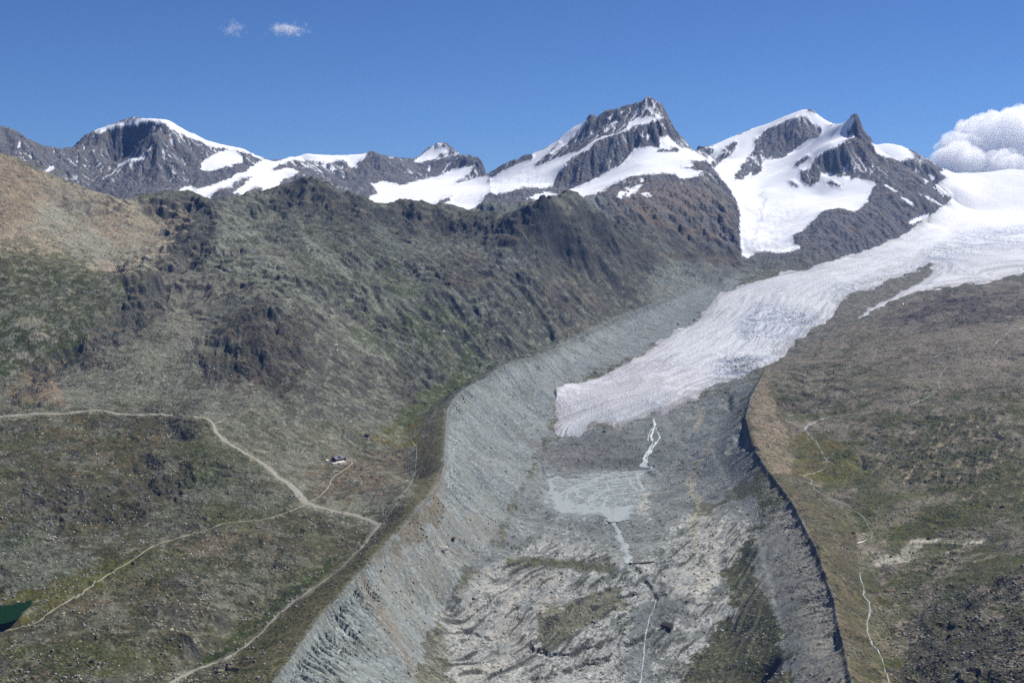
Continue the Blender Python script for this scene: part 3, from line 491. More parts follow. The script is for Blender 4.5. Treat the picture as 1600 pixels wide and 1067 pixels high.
# ------------------------------------------------------------------ ground colours (albedo only)
PX, PY = view(Z)
sn_s = snowmask(4.5, .4); rg = (fbm(Xg*1.3, Yg*.7, 60, 5, 403, .65)*.55+g3*.10+g2*.10).astype(np.float32)
snow = smooth(.44, .56, sn_s+rg*(1-np.abs(2*sn_s-1)**3)).astype(np.float32)
streak = far*(1-sn_s)*smooth(.45, .75, -g2*.6-g3*.35+fbm(Xg, Yg, 420, 3, 404)*1.3)*smooth(150, 420, Z)*smooth(1.3, .8, np.clip(steep, 0, 2)); snow = np.maximum(snow, streak.astype(np.float32)*.9)
glac = region(GLACIER, 4.2, 12.4, 1.2, .9)
def lin(c, k=1.0):
    c = np.array(c, float)/255; return (np.where(c <= .04045, c/12.92, ((c+.055)/1.055)**2.4)*k).astype(np.float32)
KA = 0.72
RD1 = [(-60,660),(-20,655),(0,652),(30,648),(60,646),(100,647),(140,641),(165,642),(185,647),(230,648),(270,649)]
RD2 = [(302,650),(318,653),(332,660),(338,676),(350,688),(375,703),(400,717),(418,730),(433,744),(450,755),(462,765),(470,778),(480,787),(500,793),(525,799),(550,804),(575,812),(590,818),(597,818)]
RD3 = [(593,818),(580,835),(565,855),(548,872),(530,890),(505,908),(480,925),(455,942),(440,955),(425,970),(408,988),(380,1012),(350,1030),(300,1048),(268,1066)]
col = np.zeros(Z.shape+(3,), np.float32); tex = np.ones(Z.shape, np.float32)
n1 = fbm(Xg, Yg, 300, 5, 201, .55); n2 = fbm(Xg, Yg, 60, 4, 202, .6); n3 = fbm(Xg, Yg, 18, 3, 203, .65); n4 = fbm(Xg, Yg, 700, 3, 204)
gx, gy = grad(Z); sl = np.sqrt(gx*gx+gy*gy)
gxb, gyb = grad(blur(Z, 4)); slb = np.sqrt(gxb*gxb+gyb*gyb)
fall = perlin((-gyb*Xg+gxb*Yg)/(slb+.05)/14, Xg*0+Yg/900, 205)
def put(m, rgb, k=KA):
    c = lin(rgb, k); m = np.clip(m, 0, 1)[..., None]; col[:] = col*(1-m)+c*m
def patch(wl, thr, seed, w=.12): return smooth(thr-w, thr+w, fbm(Xg, Yg, wl, 4, seed, .6)).astype(np.float32)
def patchR(R, wl, thr, seed, w=.12):
    o = np.zeros(Z.shape, np.float32); i = np.nonzero(R > .004)
    if len(i[0]): o[i] = smooth(thr-w, thr+w, fbm(Xg[i], Yg[i], wl, 4, seed, .6))
    return o
rag = (fbm(Xg, Yg, 46, 5, 401, .68)*.9+fbm(Xg, Yg, 150, 3, 402)*.5).astype(np.float32)
region0 = region
def region(poly, D0=0, D1=99, soft=3.0, warp=1.0, out=None):
    M = region0(poly, D0, D1, soft*(1.7 if out is None and soft >= 5 else 1), warp, out)
    if out is None and soft >= 5:
        i = np.nonzero((M > .002)); M[i] = smooth(.42, .58, M[i]+rag[i]*min(1.2, soft/8)*2.3*(1-np.abs(2*M[i]-1)**4))
    return M
ALLM = np.ones(Z.shape, np.float32)
put(ALLM, (114,113,100)); put(smooth(-.3, .4, n1+n2*.5), (98,98,82))
# far rock
put(far, (100,102,105)); put(far*smooth(-.1, .4, n2+n1*.5), (117,114,111)); put(far*smooth(.0, .5, n3*1.0+n2*.5), (74,77,86)); put(far*smooth(.1, .6, fbm(Xg, Yg+Z*2, 90, 4, 206)), (120,106,90))
# middle ridge: slate, tinted by turf
R = region([(300,330),(345,310),(490,280),(620,315),(850,305),(1000,325),(1000,480),(870,560),(760,600),(640,620),(560,480),(440,400)], 4.2, 7.6, 26, 2)
put(R, (104,107,100)); put(R*smooth(-.15, .3, n1+n2*.4), (92,98,82)); put(R*smooth(.1, .5, n2+n1*.4)*.8, (122,120,109)); put(R*smooth(.15, .5, n3+n2*.6)*.6, (66,70,68))
R = region([(380,330),(440,300),(500,285),(620,345),(760,350),(850,310),(880,350),(780,400),(640,400),(540,400),(440,370)], 5, 7.2, 22, 2)
put(R*.7, (88,90,84)); put(R*patchR(R, 120, .05, 210), (94,88,76))
R = region([(560,400),(700,440),(760,500),(760,575),(690,600),(640,560),(600,500)], 4.3, 6, 22, 2); put(R*patchR(R, 160, -.05, 211), (84,92,60)); 
R = region([(600,520),(640,505),(720,520),(750,570),(700,600),(650,560),(630,545)], 4.3, 5.4, 12, 2); put(R*.8, (74,86,46))
R = region([(745,370),(800,360),(830,440),(820,510),(780,500),(750,440)], 5, 6.3, 16, 2); put(R*.8, (88,90,92))
R = region([(700,420),(745,395),(762,420),(755,445),(715,462),(690,450)], 5, 6, 8, 1.5); put(R*.75, (128,114,98))
R = region([(780,430),(830,440),(900,470),(890,540),(800,570),(770,540)], 4.8, 6, 20, 2); put(R*.6*patchR(R, 90, -.1, 212), (92,92,62))
R = region([(830,430),(960,380),(1030,430),(980,480),(900,510),(850,480)], 5.2, 7, 18, 2); put(R*.75, (122,112,94)); put(R*patchR(R, 50, .1, 213), (96,88,72))
R = region([(900,330),(1000,300),(1110,270),(1160,320),(1175,440),(1060,440),(960,400)], 6, 8.6, 16, 2); put(R*.9, (106,107,106)); put(R*patchR(R, 110, .06, 214)*.8, (116,108,98)); put(R*patchR(R, 60, .15, 215), (82,80,78))
R = region([(940,300),(1000,285),(1110,285),(1130,310),(1080,335),(1000,320)], 7.2, 8.6, 10, 2); put(R*.55, (118,106,94))
R = region([(1000,440),(1100,400),(1180,420),(1170,450),(1080,470),(1010,490)], 5.8, 7.4, 16, 2); put(R*.7, (116,118,114))
# long scree streaks on the middle slopes
R = region([(330,330),(520,360),(700,560),(640,600),(440,420),(330,400)], 4.2, 6.3, 30, 2); put(R*smooth(.05, .45, fall+n3*.4), (122,120,104)); put(R*smooth(.05, .4, -fall+n2*.4)*.7, (88,92,68))
R = region([(260,340),(400,330),(450,420),(380,470),(280,460),(250,400)], 4.4, 6, 20, 2); put(R*.8, (122,121,108)); put(R*patchR(R, 40, .12, 216)*.6, (100,94,84))
R = region([(290,330),(340,320),(400,370),(330,390)], 5, 6, 12, 2); put(R*.6, (128,132,120))
R = region([(440,500),(560,480),(640,600),(600,650),(480,640),(430,580)], 3.7, 5, 25, 2); put(R*.7, (96,95,78)); put(R*patchR(R, 22, .08, 217)*.7, (122,120,108)); put(R*patchR(R, 90, .12, 218)*.6, (74,76,64))
def streaks(lines, w, rgb, st, d0=3.4, d1=7, rg_=1.6):
    for l_ in lines:
        M = stroke(l_, w, d0, d1, w*.9, 1.6); i = np.nonzero(M > .01); M[i] = smooth(.38, .62, M[i]+rag[i]*rg_*(1-np.abs(2*M[i]-1)**4)); put(M*st, rgb)
streaks([[(305,320),(330,350),(350,385),(340,410)],[(340,320),(380,350),(400,380)],[(440,330),(480,380),(540,430),(610,490)],[(400,400),(470,450),(540,520),(600,560)],[(330,410),(400,430),(450,470)]], 9, (130,132,120), .7)
streaks([[(245,400),(262,440),(280,490),(295,525)],[(232,430),(250,480),(285,520)]], 9, (134,126,114), .85)
streaks([[(545,315),(600,370),(660,420),(720,470)],[(570,345),(640,410),(700,470)]], 10, (104,110,102), .7)
streaks([[(500,350),(560,430),(600,480),(630,520)],[(470,400),(540,470),(600,530),(640,570)],[(620,430),(660,480),(700,540)],[(520,420),(560,470),(590,500)]], 5, (78,86,56), .75)
streaks([[(560,520),(600,545),(640,580),(660,600)],[(640,510),(680,540),(740,560)]], 9, (84,92,54), .7)
streaks([[(430,310),(450,345),(470,380)],[(490,295),(500,340),(520,370)],[(530,305),(560,350),(585,370)],[(460,300),(440,330)],[(600,340),(640,370)],[(740,352),(760,380),(790,400)],[(850,325),(870,370),(880,410)],[(810,345),(830,390)]], 8, (74,76,72), .75, 5, 7.3)
streaks([[(930,320),(965,370),(1000,420),(1060,440)],[(985,360),(1040,410),(1090,440)]], 10, (120,126,122), .75, 5.8, 8)
streaks([[(1000,330),(1060,360),(1120,370)],[(1020,400),(1080,400),(1140,410)],[(880,450),(930,470)],[(960,450),(1000,440)]], 7, (120,104,86), .7, 5.5, 8)
streaks([[(560,600),(500,560),(480,620),(560,650)],[(520,560),(580,610)],[(490,650),(560,640)]], 10, (86,86,78), .7)
streaks([[(290,540),(250,560),(220,600)],[(180,520),(220,560),(260,600)],[(100,600),(150,630)]], 8, (132,128,116), .6)
streaks([[(120,350),(160,390),(185,430)],[(60,330),(80,380),(90,420)],[(100,320),(135,360),(150,400)],[(170,390),(200,415)]], 4, (146,138,116), .8)
streaks([[(20,290),(40,330),(20,380)],[(60,270),(100,300)],[(150,350),(190,360)]], 8, (134,118,98), .6)
streaks([[(0,400),(60,420),(100,400)],[(170,350),(215,345),(240,330)],[(180,400),(230,390)],[(130,310),(190,335)]], 7, (92,92,62), .7)
# dark crag and other bare rock
put(cragm*(1-far)*.8, (84,83,74)); put(cragm*(1-far)*patch(26, .05, 219, .1)*.75, (60,59,54)); put(cragm*(1-far)*smooth(.04, 0, np.abs(perlin((Xg+wob)/26, (Yg+Z*2)/60, 340)))*.6, (48,48,46)); put(cragm*(1-far)*patch(40, .15, 220)*.6, (122,106,86))
R = region([(310,560),(340,510),(400,475),(440,480),(490,560),(440,620),(360,610)], 3.7, 4.7, 14, 2); put(R*.6, (76,72,62)); put(R*patchR(R, 30, .1, 221)*.6, (110,94,74))
# left hill
R = region([(-300,180),(0,230),(60,260),(190,310),(300,330),(240,420),(170,440),(-300,460)], 4.2, 6.3, 10, 1); put(R, (146,132,110)); put(R*smooth(0, .45, fall+n3*.3)*.6, (154,144,124))
R = region([(60,290),(150,305),(230,340),(220,420),(120,420),(40,360)], 4.4, 6, 20, 2); put(R*.85, (138,136,124)); put(R*patchR(R, 120, .12, 222)*.5, (116,110,84))
R = region([(150,330),(190,340),(215,370),(190,385),(150,360)], 4.6, 6, 9, 1.5); put(R*.7, (132,112,90))
R = region([(-300,240),(0,240),(60,262),(75,300),(30,350),(0,360),(-300,420)], 4.6, 6, 12, 1.5); put(R*.85, (130,114,92)); put(R*smooth(.1, .5, fall)*.5, (116,92,74))
R = region([(-300,400),(60,380),(150,420),(210,430),(230,440),(180,480),(120,540),(40,580),(0,605),(-300,640)], 3.6, 5, 14, 2); put(R*.9, (88,88,56)); put(R*patchR(R, 60, .08, 223)*.9, (74,82,40)); put(R*patchR(R, 34, .16, 224)*.8, (124,120,104))
R = region([(-300,470),(0,490),(60,500),(150,500),(100,545),(0,590),(-300,640)], 3.6, 4.6, 14, 2); put(R*.7, (76,84,38)); put(R*patchR(R, 22, .2, 225), (126,118,104))
R = region([(0,610),(60,570),(100,560),(90,600),(60,640),(30,640)], 3.5, 4.1, 8, 2); put(R*.7, (120,106,86))
R = region([(55,600),(90,600),(112,635),(70,640)], 3.4, 4.0, 6, 1); put(R*.8, (136,118,100))
R = region([(-300,620),(0,610),(60,640),(200,640),(200,655),(0,660),(-300,700)], 3.2, 3.8, 8, 1.5); put(R*.6, (124,118,98))
R = region([(100,590),(180,540),(260,560),(270,640),(120,640)], 3.4, 4.3, 14, 2); put(R*.7, (112,112,96)); put(R*smooth(0, .4, fall+n3*.4)*.6, (126,122,104))
R = region([(300,400),(330,480),(290,520),(240,500),(250,430)], 4, 5.2, 12, 2); put(R*.8, (122,116,104))
# rolling ground between the road and the moraine
heath = kn2*(1-far)
put(heath*.9, (94,90,66)); put(heath*smooth(-.1, .35, n2+n1*.6), (80,82,50)); put(heath*patch(26, .1, 226)*.7, (98,86,62)); put(heath*patch(14, .22, 227)*.8, (124,112,90)); put(heath*patch(20, .2, 232)*.7, (62,64,42))
R = region([(60,650),(140,645),(220,655),(260,690),(180,740),(60,720)], 3, 3.6, 14, 2); put(R*.85, (88,86,48)); put(R*patchR(R, 60, .1, 228)*.8, (116,100,74))
R = region([(300,680),(400,740),(460,790),(420,810),(320,820),(250,840),(230,830),(290,760)], 2.7, 3.5, 16, 2); put(R*.9, (102,104,82)); put(R*patchR(R, 70, .12, 229)*.8, (76,82,46)); put(R*patchR(R, 12, .2, 230)*.6, (122,122,106))
R = region([(-300,830),(60,820),(140,870),(130,920),(60,930),(-300,940)], 2.2, 2.8, 16, 2); put(R*.9, (100,104,88)); put(R*patchR(R, 12, .12, 231)*.6, (124,126,114))
R = region([(360,640),(480,660),(570,650),(560,690),(440,700),(380,700)], 3.3, 4, 16, 2); put(R*.8, (100,98,78)); put(R*patchR(R, 16, .1, 233)*.6, (122,120,106))
R = region([(480,735),(540,715),(600,700),(640,705),(640,740),(600,770),(540,790),(490,780)], 2.95, 3.8, 10, 2); put(R*.75, (104,94,72)); put(R*patchR(R, 16, .02, 234)*.8, (122,104,84)); put(R*patchR(R, 26, .1, 235)*.8, (84,82,76))
R = region([(575,690),(600,672),(640,655),(665,650),(655,690),(640,700),(600,692)], 3.5, 4.2, 4, .8); put(R*.95, (108,98,38))
R = region([(-60,940),(60,915),(150,890),(215,855),(200,880),(120,930),(50,970),(-60,990)], 2.05, 2.7, 6, 1); put(R*.85, (104,100,48))
R = region([(220,880),(300,850),(350,830),(420,812),(440,830),(330,870),(240,900),(120,960),(110,950)], 2.2, 2.95, 6, 2); put(R*(.35+.65*patch(14, -.05, 236)), (118,106,84))
R = region([(300,905),(400,870),(450,880),(440,930),(350,1000),(330,960)], 2.2, 2.9, 14, 2); put(R*.8*patchR(R, 30, -.1, 237), (118,118,104))
R = region([(260,1067),(330,1020),(400,965),(450,920),(500,880),(545,860),(530,885),(470,930),(410,975),(360,1020),(290,1060)], 1.95, 2.8, 5, .8); put(R*.9, (64,78,30))
R = region([(670,600),(760,578),(700,618),(640,670),(600,680),(630,640)], 3.8, 5, 5, .8); put(R*.8, (82,92,44))
# outer flank of the left moraine
OUT = region([(280,1130),(400,1000),(500,905),(600,822),(650,770),(650,700),(690,640),(770,583)]+[(q[0]+2, q[1]) for q in CRL[12::-1]]+[(400,1130)], 1.6, 5, 6, .5)*(1-wallL)
put(OUT*.85, (96,90,60)); put(OUT*smooth(-.05, .3, fbm(slant, dCL*.2, 22, 4, 321, .6))*.75, (78,82,52)); put(OUT*patch(24, .15, 238)*.5, (118,108,84))
# moraine walls
wl0 = region0([(380,1130)]+CRL+[(1170,430),(1085,503),(1005,553),(905,592),(872,625),(850,690),(822,750),(775,830),(715,905),(668,995),(640,1130)], 1.6, 7.0, 13, 1.5)
wallG = wallL; wallL = np.maximum(smooth(.42, .58, wl0+rag*1.6*(1-np.abs(2*wl0-1)**4))*(1-OUT)*(wl0 > .01)*smooth(0, 3, dCL+99*(wallG > .5)), wallG*(wl0 > .8)).astype(np.float32); wallL = np.where((dCL < 60) & (Yg < 6900), wallG, wallL)
wst = fbm(slant*1.0, dCL*.13, 16, 4, 320, .6)
put(wallL, (121,128,126)); put(wallL*smooth(-.15, .35, wst)*.8, (137,144,141)); put(wallL*smooth(.05, .35, -wst)*.7, (106,112,110)); put(wallL*patch(70, .1, 239)*.7, (118,120,112)); put(wallL*patch(9, .22, 240)*.7, (150,152,146)); put(wallTop*strong*patch(40, -.1, 241)*.5, (150,158,152)); put(wallL*patch(12, .25, 251)*.45, (96,104,102))
R = region([(600,860),(700,800),(780,800),(770,900),(700,900),(620,1000),(580,900)], 2.4, 3.6, 18, 2); put(R*patchR(R, 14, .0, 242)*.65, (134,130,118))
R = stroke([(565,905),(600,960),(625,1010),(660,1060),(680,1100)], 9, 1.8, 3, 8, 1.5)+stroke([(640,820),(680,780),(690,740)], 8, 2.7, 3.5, 6, 1.5); put(R*.5, (128,116,100))
R = region([(430,1120),(440,1060),(560,905),(600,870),(660,800),(690,770),(690,800),(620,880),(560,930)], 1.6, 3.4, 5, 1); put(R*.0, (110,98,74))
R = region([(590,872),(640,812),(690,765),(693,790),(670,830),(625,862)], 2.55, 3.3, 7, 1.4); put(R*.6, (106,96,72)); 
# valley floor
VF = region([(700,1120),(695,960),(770,850),(830,740),(850,680),(940,660),(1060,630),(1190,575),(1160,650),(1180,720),(1190,780),(1215,860),(1250,980),(1260,1120)], 1.7, 5.4, 12, 1)
put(VF, (122,123,120)); put(VF*smooth(-.2, .4, n2+n1*.3)*.8, (134,134,129)); put(VF*patch(110, .12, 245)*.6, (106,107,102)); put(VF*patch(9, .25, 246)*.4, (146,142,132))
sp = fbm(U*1.4+wob*.5, V*.6, 75, 6, 247, .5)
put(slab*smooth(-.12, .0, sp)*.9, (158,156,149)); put(slab*smooth(.1, .4, -sp)*.6, (96,98,76)); put(slab*smooth(.15, .4, fbm(U*1.8+wob*.5, V*.6, 26, 5, 252, .65))*.8, (172,168,158))
for pl in ([(700,1075),(712,985),(740,950),(800,900),(850,885),(905,890),(895,925),(862,955),(832,1005),(800,1050),(780,1090)],[(1000,888),(1035,880),(1075,835),(1095,812),(1148,812),(1158,850),(1110,905),(1075,930),(1040,908)],[(840,1090),(868,1030),(938,1003),(990,958),(1002,975),(978,1020),(945,1090)],[(905,940),(965,905),(1005,915),(1010,930),(960,935),(915,955)]):
    R = region(pl, 2.0, 3.5, 8, 1.5); put(R*.8, (156,154,149)); put(R*smooth(.0, .25, fbm(U*1.6, V*.4, 30, 4, 330, .55))*.7, (142,139,131))
fis = smooth(.07, .0, np.abs(perlin((U+wob)/17, V/130, 331)))*slab; put(fis*.7, (84,84,78)); put(smooth(.05, 0, np.abs(perlin((U+wob*1.5)/60, V/160, 332)))*slab*.6, (78,80,66))
R = region([(1090,800),(1150,810),(1160,880),(1110,940),(1060,930),(1070,860)], 2.7, 3.5, 12, 2); put(R*patchR(R, 24, .0, 248)*.8, (170,162,148))
R = region([(780,890),(880,870),(880,960),(780,1060),(700,1080),(720,960)], 2.2, 3.1, 14, 2); put(R*smooth(-.15, .2, sp)*.8, (160,153,142))
R = region([(790,870),(860,872),(960,882),(960,895),(860,884),(790,885)], 2.8, 3.3, 4, 1); put(R*.8, (94,92,58))
R = region([(870,950),(970,915),(970,950),(900,1000),(840,1020),(850,970)], 2.3, 2.9, 9, 2); put(R*.75, (104,100,72))
R = region([(1060,1120),(1080,1020),(1150,960),(1130,900),(1150,860),(1180,830),(1200,900),(1215,960),(1240,1120)], 1.7, 3.3, 10, 2); put(R*.9, (78,80,50)); put(R*patchR(R, 34, .1, 249)*.7, (96,90,60)); put(R*patchR(R, 11, .24, 253)*.8, (128,126,110))
R = region([(1090,805),(1120,795),(1190,770),(1195,740),(1180,740),(1120,780),(1085,795)], 3.2, 3.9, 6, 1.5); put(R*.7, (94,92,62))
R = region([(1010,900),(1025,950),(1040,1000),(1060,1010),(1050,960),(1080,1000),(1090,960),(1030,900)], 2.3, 3.1, 8, 1.5); put(R*.6, (112,112,110))
R = region([(985,950),(1025,945),(1030,1000),(1020,1120),(970,1120),(985,1000)], 1.7, 2.9, 6, 1); put(R*.8, (112,114,112))
R = region([(985,765),(1010,755),(1015,790),(1010,810),(992,800)], 3.3, 3.9, 5, 1.5); put(R*.85, (160,157,146)); R = stroke([(1075,750),(1080,770),(1092,775),(1090,800),(1078,820),(1085,850)], 4, 3, 4, 3, 1.5); put(R*.7, (158,148,128))
R = stroke([(1100,640),(1090,660),(1082,675)], 4, 4, 4.8, 3, 1.5)+stroke([(1105,700),(1085,740),(1080,760)], 3, 3.6, 4.5, 3, 2); put(R*.6, (158,146,122))
R = stroke([(1200,870),(1190,790),(1182,740)], 5, 2.9, 4, 4, 2); put(R*.7, (88,88,52))
plain = region([(857,748),(870,738),(900,742),(935,736),(1002,732),(1006,765),(994,790),(992,802),(975,818),(945,817),(930,804),(868,806),(858,770)], 3.1, 4.3, 9, 1.6); plain = smooth(.35, .65, plain+rag*1.2*(1-np.abs(2*plain-1)**4)); put(plain, (146,151,148)); put(plain*patch(30, .04, 250)*.8, (128,129,122)); put(plain*smooth(.05, .3, fbm(Xg*.5, Yg, 26, 4, 256, .6)), (156,164,162))
R = region([(830,690),(900,685),(960,680),(1000,690),(1000,735),(880,735),(845,720)], 3.9, 4.5, 8, 1.5); put(R*.7, (112,108,104))
wallK = smooth(.36, .64, wallC+rag*.8*(1-np.abs(2*wallC-1)**4))*(wallC > .01); put(wallK, (128,127,119)); put(wallK*patchR(wallC, 60, .1, 243)*.7, (117,116,108)); put(wallK*patchR(wallC, 10, .2, 244)*.5, (132,130,124))
# debris beside and between the ice
MED = region([(1305,487),(1322,462),(1377,444),(1430,422),(1475,405),(1455,430),(1398,462),(1338,500),(1310,520),(1260,550),(1220,570),(1260,528)], 5, 7.6, 5, 1); put(MED*.9*(1-glac), (108,104,98)); put(MED*(1-glac)*patch(30, .1, 254)*.6, (134,126,114))
# right bank
RB = region([(1196,575),(1310,520),(1420,465),(1560,440),(1950,400),(1950,1150),(1340,1150),(1305,940),(1240,790),(1180,710),(1165,655)], 1.2, 7.6, 5, .8)*(1-wallR)
put(RB, (124,115,100)); put(RB*smooth(-.2, .35, n1+n2*.4)*.8, (110,102,88)); put(RB*patch(16, .15, 255)*.5, (124,116,100))
R = region([(1200,600),(1330,520),(1420,560),(1340,640),(1260,670),(1210,640)], 4, 5.6, 18, 2); put(R*patchR(R, 70, -.05, 256)*.8, (82,84,52)); put(R*patchR(R, 30, .15, 257)*.6, (118,112,96))
R = region([(1380,490),(1480,450),(1640,440),(1640,500),(1480,510),(1400,520)], 5.2, 6.8, 12, 2); put(R*.7, (92,86,78)); put(R*patchR(R, 40, .1, 258)*.6, (70,68,64))
R = region([(1300,680),(1440,640),(1600,625),(1900,630),(1900,880),(1500,850),(1350,860),(1320,790)], 2.6, 4.4, 20, 2); put(R*.8, (88,86,56)); put(R*patchR(R, 50, .05, 259)*.7, (74,80,40))
put(slabR*smooth(.02, .28, fbm(U*1.6, V*.4, 40, 4, 260, .6))*.85, (146,134,110)); put(slabR*smooth(.15, .4, -sp)*.5, (80,80,56))
R = region([(1230,690),(1260,680),(1300,685),(1340,700),(1340,730),(1300,760),(1240,745)], 3.3, 4, 6, 1); put(R*.9, (108,98,50)); 
R = region([(1290,700),(1345,705),(1360,740),(1300,770),(1280,740)], 3.2, 3.9, 6, 1); put(R*.6, (98,98,44))
R = region([(1340,800),(1420,790),(1520,790),(1560,800),(1500,830),(1400,835),(1350,860)], 2.7, 3.3, 12, 1.5); put(R*.85, (84,88,38))
R = region([(1336,868),(1352,861),(1380,866),(1400,868),(1425,842),(1440,840),(1500,841),(1560,848),(1530,852),(1450,848),(1430,862),(1470,860),(1510,855),(1470,866),(1430,876),(1380,882),(1350,893),(1338,888)], 2.5, 3.2, 2.5, .8); put(R, (166,160,146))
R = region([(1390,905),(1450,880),(1560,860),(1640,850),(1640,900),(1480,930),(1400,950)], 2.2, 3, 10, 1.5); put(R*.9, (78,82,40)); put(R*patchR(R, 36, .1, 261)*.6, (104,98,82))
R = region([(1370,930),(1400,940),(1400,1000),(1420,1067),(1400,1130),(1370,1020),(1360,960)], 1.8, 2.7, 6, 1); put(R*.9, (92,84,40)); 
R = region([(1400,940),(1500,930),(1640,880),(1640,1150),(1420,1150),(1400,1040)], 1.4, 2.6, 16, 2); put(R*.9, (84,80,68)); put(R*patchR(R, 26, .02, 262)*.8, (62,62,56)); put(R*patchR(R, 40, .18, 263)*.8, (74,80,38)); put(R*patchR(R, 10, .2, 264)*.7, (126,120,108))
R = region([(1500,830),(1580,810),(1640,800),(1640,850),(1540,850)], 2.5, 3.1, 8, 1.5); put(R*.8, (72,70,64)); put(R*patchR(R, 10, .15, 265)*.6, (120,116,106))
ROUT = region([(q[0]+1, q[1]) for q in CRR[::-1]]+[(1336,1130),(1390,1130),(1370,1020),(1350,940),(1345,880),(1340,830),(1310,790),(1260,755),(1232,735),(1240,690),(1225,640)], 1.6, 5.2, 5, .6)*(1-wallR)
put(ROUT*.9, (104,96,70)); put(ROUT*smooth(-.05, .3, fbm(aCR, dCR*.2, 22, 4, 322, .6))*.7, (88,86,58)); put(ROUT*patch(20, .15, 266)*.5, (124,112,84))
R = region([(1170,650),(1182,600),(1196,590),(1215,640),(1235,700),(1236,740),(1205,740),(1185,710)], 3.3, 4.7, 5, 1); put(R*.85, (136,122,102))
scr = near*(1-noc)*(1-wallL)*(1-wallC)*(1-glac)*(1-VF)*(1-OUT)
put(scr*(1-RB*.6)*smooth(.10, .17, fbm(Xg, Yg*.8, 95, 5, 410, .66))*.55, (120,120,106)); put(scr*smooth(.16, .24, fbm(Xg*.9, Yg, 70, 5, 411, .66))*.5*(1-mid*.4)*(1-RB*smooth(640, 560, PY)), (74,78,50))
put(oc*.75, (92,90,80)); put(oc*smooth(.0, .2, fbm(Xg, Yg, 22, 4, 412, .66))*.75, (68,67,62)); put(oc*smooth(.1, .2, fbm(Xg, Yg, 30, 4, 413, .66))*.6, (122,114,98))
M_ = region0([(43,524),(52,519),(64,518),(77,522),(72,532),(55,534),(44,530)], 3.6, 4.6, 2, .6)+region0([(22,554),(30,549),(44,551),(42,560),(28,563)], 3.6, 4.6, 2, .6)+region0([(40,562),(58,556),(62,549),(48,568)], 3.6, 4.6, 2, .6)+.6*region0([(16,505),(40,496),(62,500),(70,508),(40,512)], 3.6, 4.6, 3, 1); put(M_, (146,138,122))
for l_, w_ in ((RD1, 3.5), (RD2, 5), (RD3, 3.5)): put(stroke(l_, w_, 1.9, 3.9, 2.5, .8)*.75*smooth(-.35, .1, rag), (134,130,112))
# turf on gentler ground, bare stone where it is steep
wildm = near*(1-wallL)*(1-wallR)*(1-glac)*(1-snow)
put(wildm*smooth(.72, 1.1, sl)*.75, (90,88,82)); put(wildm*smooth(1.1, 1.9, sl)*.6, (78,78,74))
put(wildm*smooth(.0, .55, n3)*.25, (70,72,58))
put(RB*(1-ROUT)*smooth(.05, .2, fbm(U*.8, V*.5, 130, 5, 420, .6))*.55, (132,124,110)); put(RB*(1-ROUT)*smooth(.08, .2, fbm(U, V*.5, 90, 5, 421, .6))*smooth(560, 640, PY)*.6, (80,86,46))
put(near*(1-RB)*(1-VF)*(1-wallL)*(1-OUT)*(1-cragm)*smooth(.16, .2, fbm(Xg, Yg, 34, 5, 422, .7))*.6, (134,132,118)); put(near*(1-wallL)*(1-plain)*smooth(.2, .24, fbm(Xg, Yg, 28, 5, 423, .7))*.55, (58,60,50))
col *= (1-heath*.16)[..., None]*np.ones(3, np.float32)
grn = np.clip(heath*.8+RB*(1-wallC)*smooth(540, 640, PY)*.8+mid*.35, 0, 1)*smooth(.02, .2, fbm(Xg, Yg, 240, 5, 430, .6))*(1-ROUT*.5)*(1-cragm)*smooth(.75, .5, slb); put(grn*.5, (84,90,44))
put(noc*near*smooth(-.3, .25, rag)*.5*smooth(430, 360, PY), (146,132,112))
# narrow hiking lines in the turf
R = stroke([(150,982),(225,985),(290,985),(330,990)], .6, 2, 2.6, .7, .6)+stroke([(540,740),(560,743),(564,755),(560,765),(545,775),(537,785)], .7, 3, 3.6, .7, .4)+stroke([(400,704),(440,708),(480,706)], .6, 3.2, 3.8, .7, .4)
R = R+stroke([(450,745),(480,730),(505,722)], .6, 3, 3.8, .7, .4)+stroke([(537,785),(600,784),(620,783)], .6, 2.9, 3.6, .7, .4); put(R*.6, (132,124,100))
lum = col.mean(-1, keepdims=True); cw = (near*(1-wallL*.6)*(1-plain))[..., None]; col *= (1-cw)+cw*np.clip(lum/.118, .4, 1.9)**.32
nr = ((1-far)*(1-wallL)*(1-wallC)*(1-VF*.6)*(1-RB*.6))[..., None]; col *= (1-nr)+nr*np.array([.955, .98, .95], np.float32); col *= (1-VF[..., None])+VF[..., None]*np.array([.925, .97, 1.0], np.float32)
col *= (1+np.clip(fbm(Xg, Yg, 7.5, 2, 290, .7)*.9, -.4, .5)*near*(.5+n2)*(1-wallL*.5))[..., None]
# snow fields
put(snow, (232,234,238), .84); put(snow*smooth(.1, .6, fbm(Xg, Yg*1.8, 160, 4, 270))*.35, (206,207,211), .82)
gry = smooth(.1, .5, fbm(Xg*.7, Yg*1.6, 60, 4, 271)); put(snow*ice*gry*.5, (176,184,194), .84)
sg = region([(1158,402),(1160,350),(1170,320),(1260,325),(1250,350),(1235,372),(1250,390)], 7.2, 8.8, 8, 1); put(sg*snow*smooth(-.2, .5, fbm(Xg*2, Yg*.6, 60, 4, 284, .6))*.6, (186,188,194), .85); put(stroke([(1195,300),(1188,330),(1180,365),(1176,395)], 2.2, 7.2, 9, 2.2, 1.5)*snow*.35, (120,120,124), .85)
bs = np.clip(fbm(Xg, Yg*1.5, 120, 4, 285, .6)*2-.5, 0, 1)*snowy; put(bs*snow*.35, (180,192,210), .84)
tex = np.clip(.85-VF*.3+n2*1.0+n1*.6-wallC*.45-wallL*.3-OUT*.2, .15, 1.3)*(1-np.maximum(snow, 0)*.93)
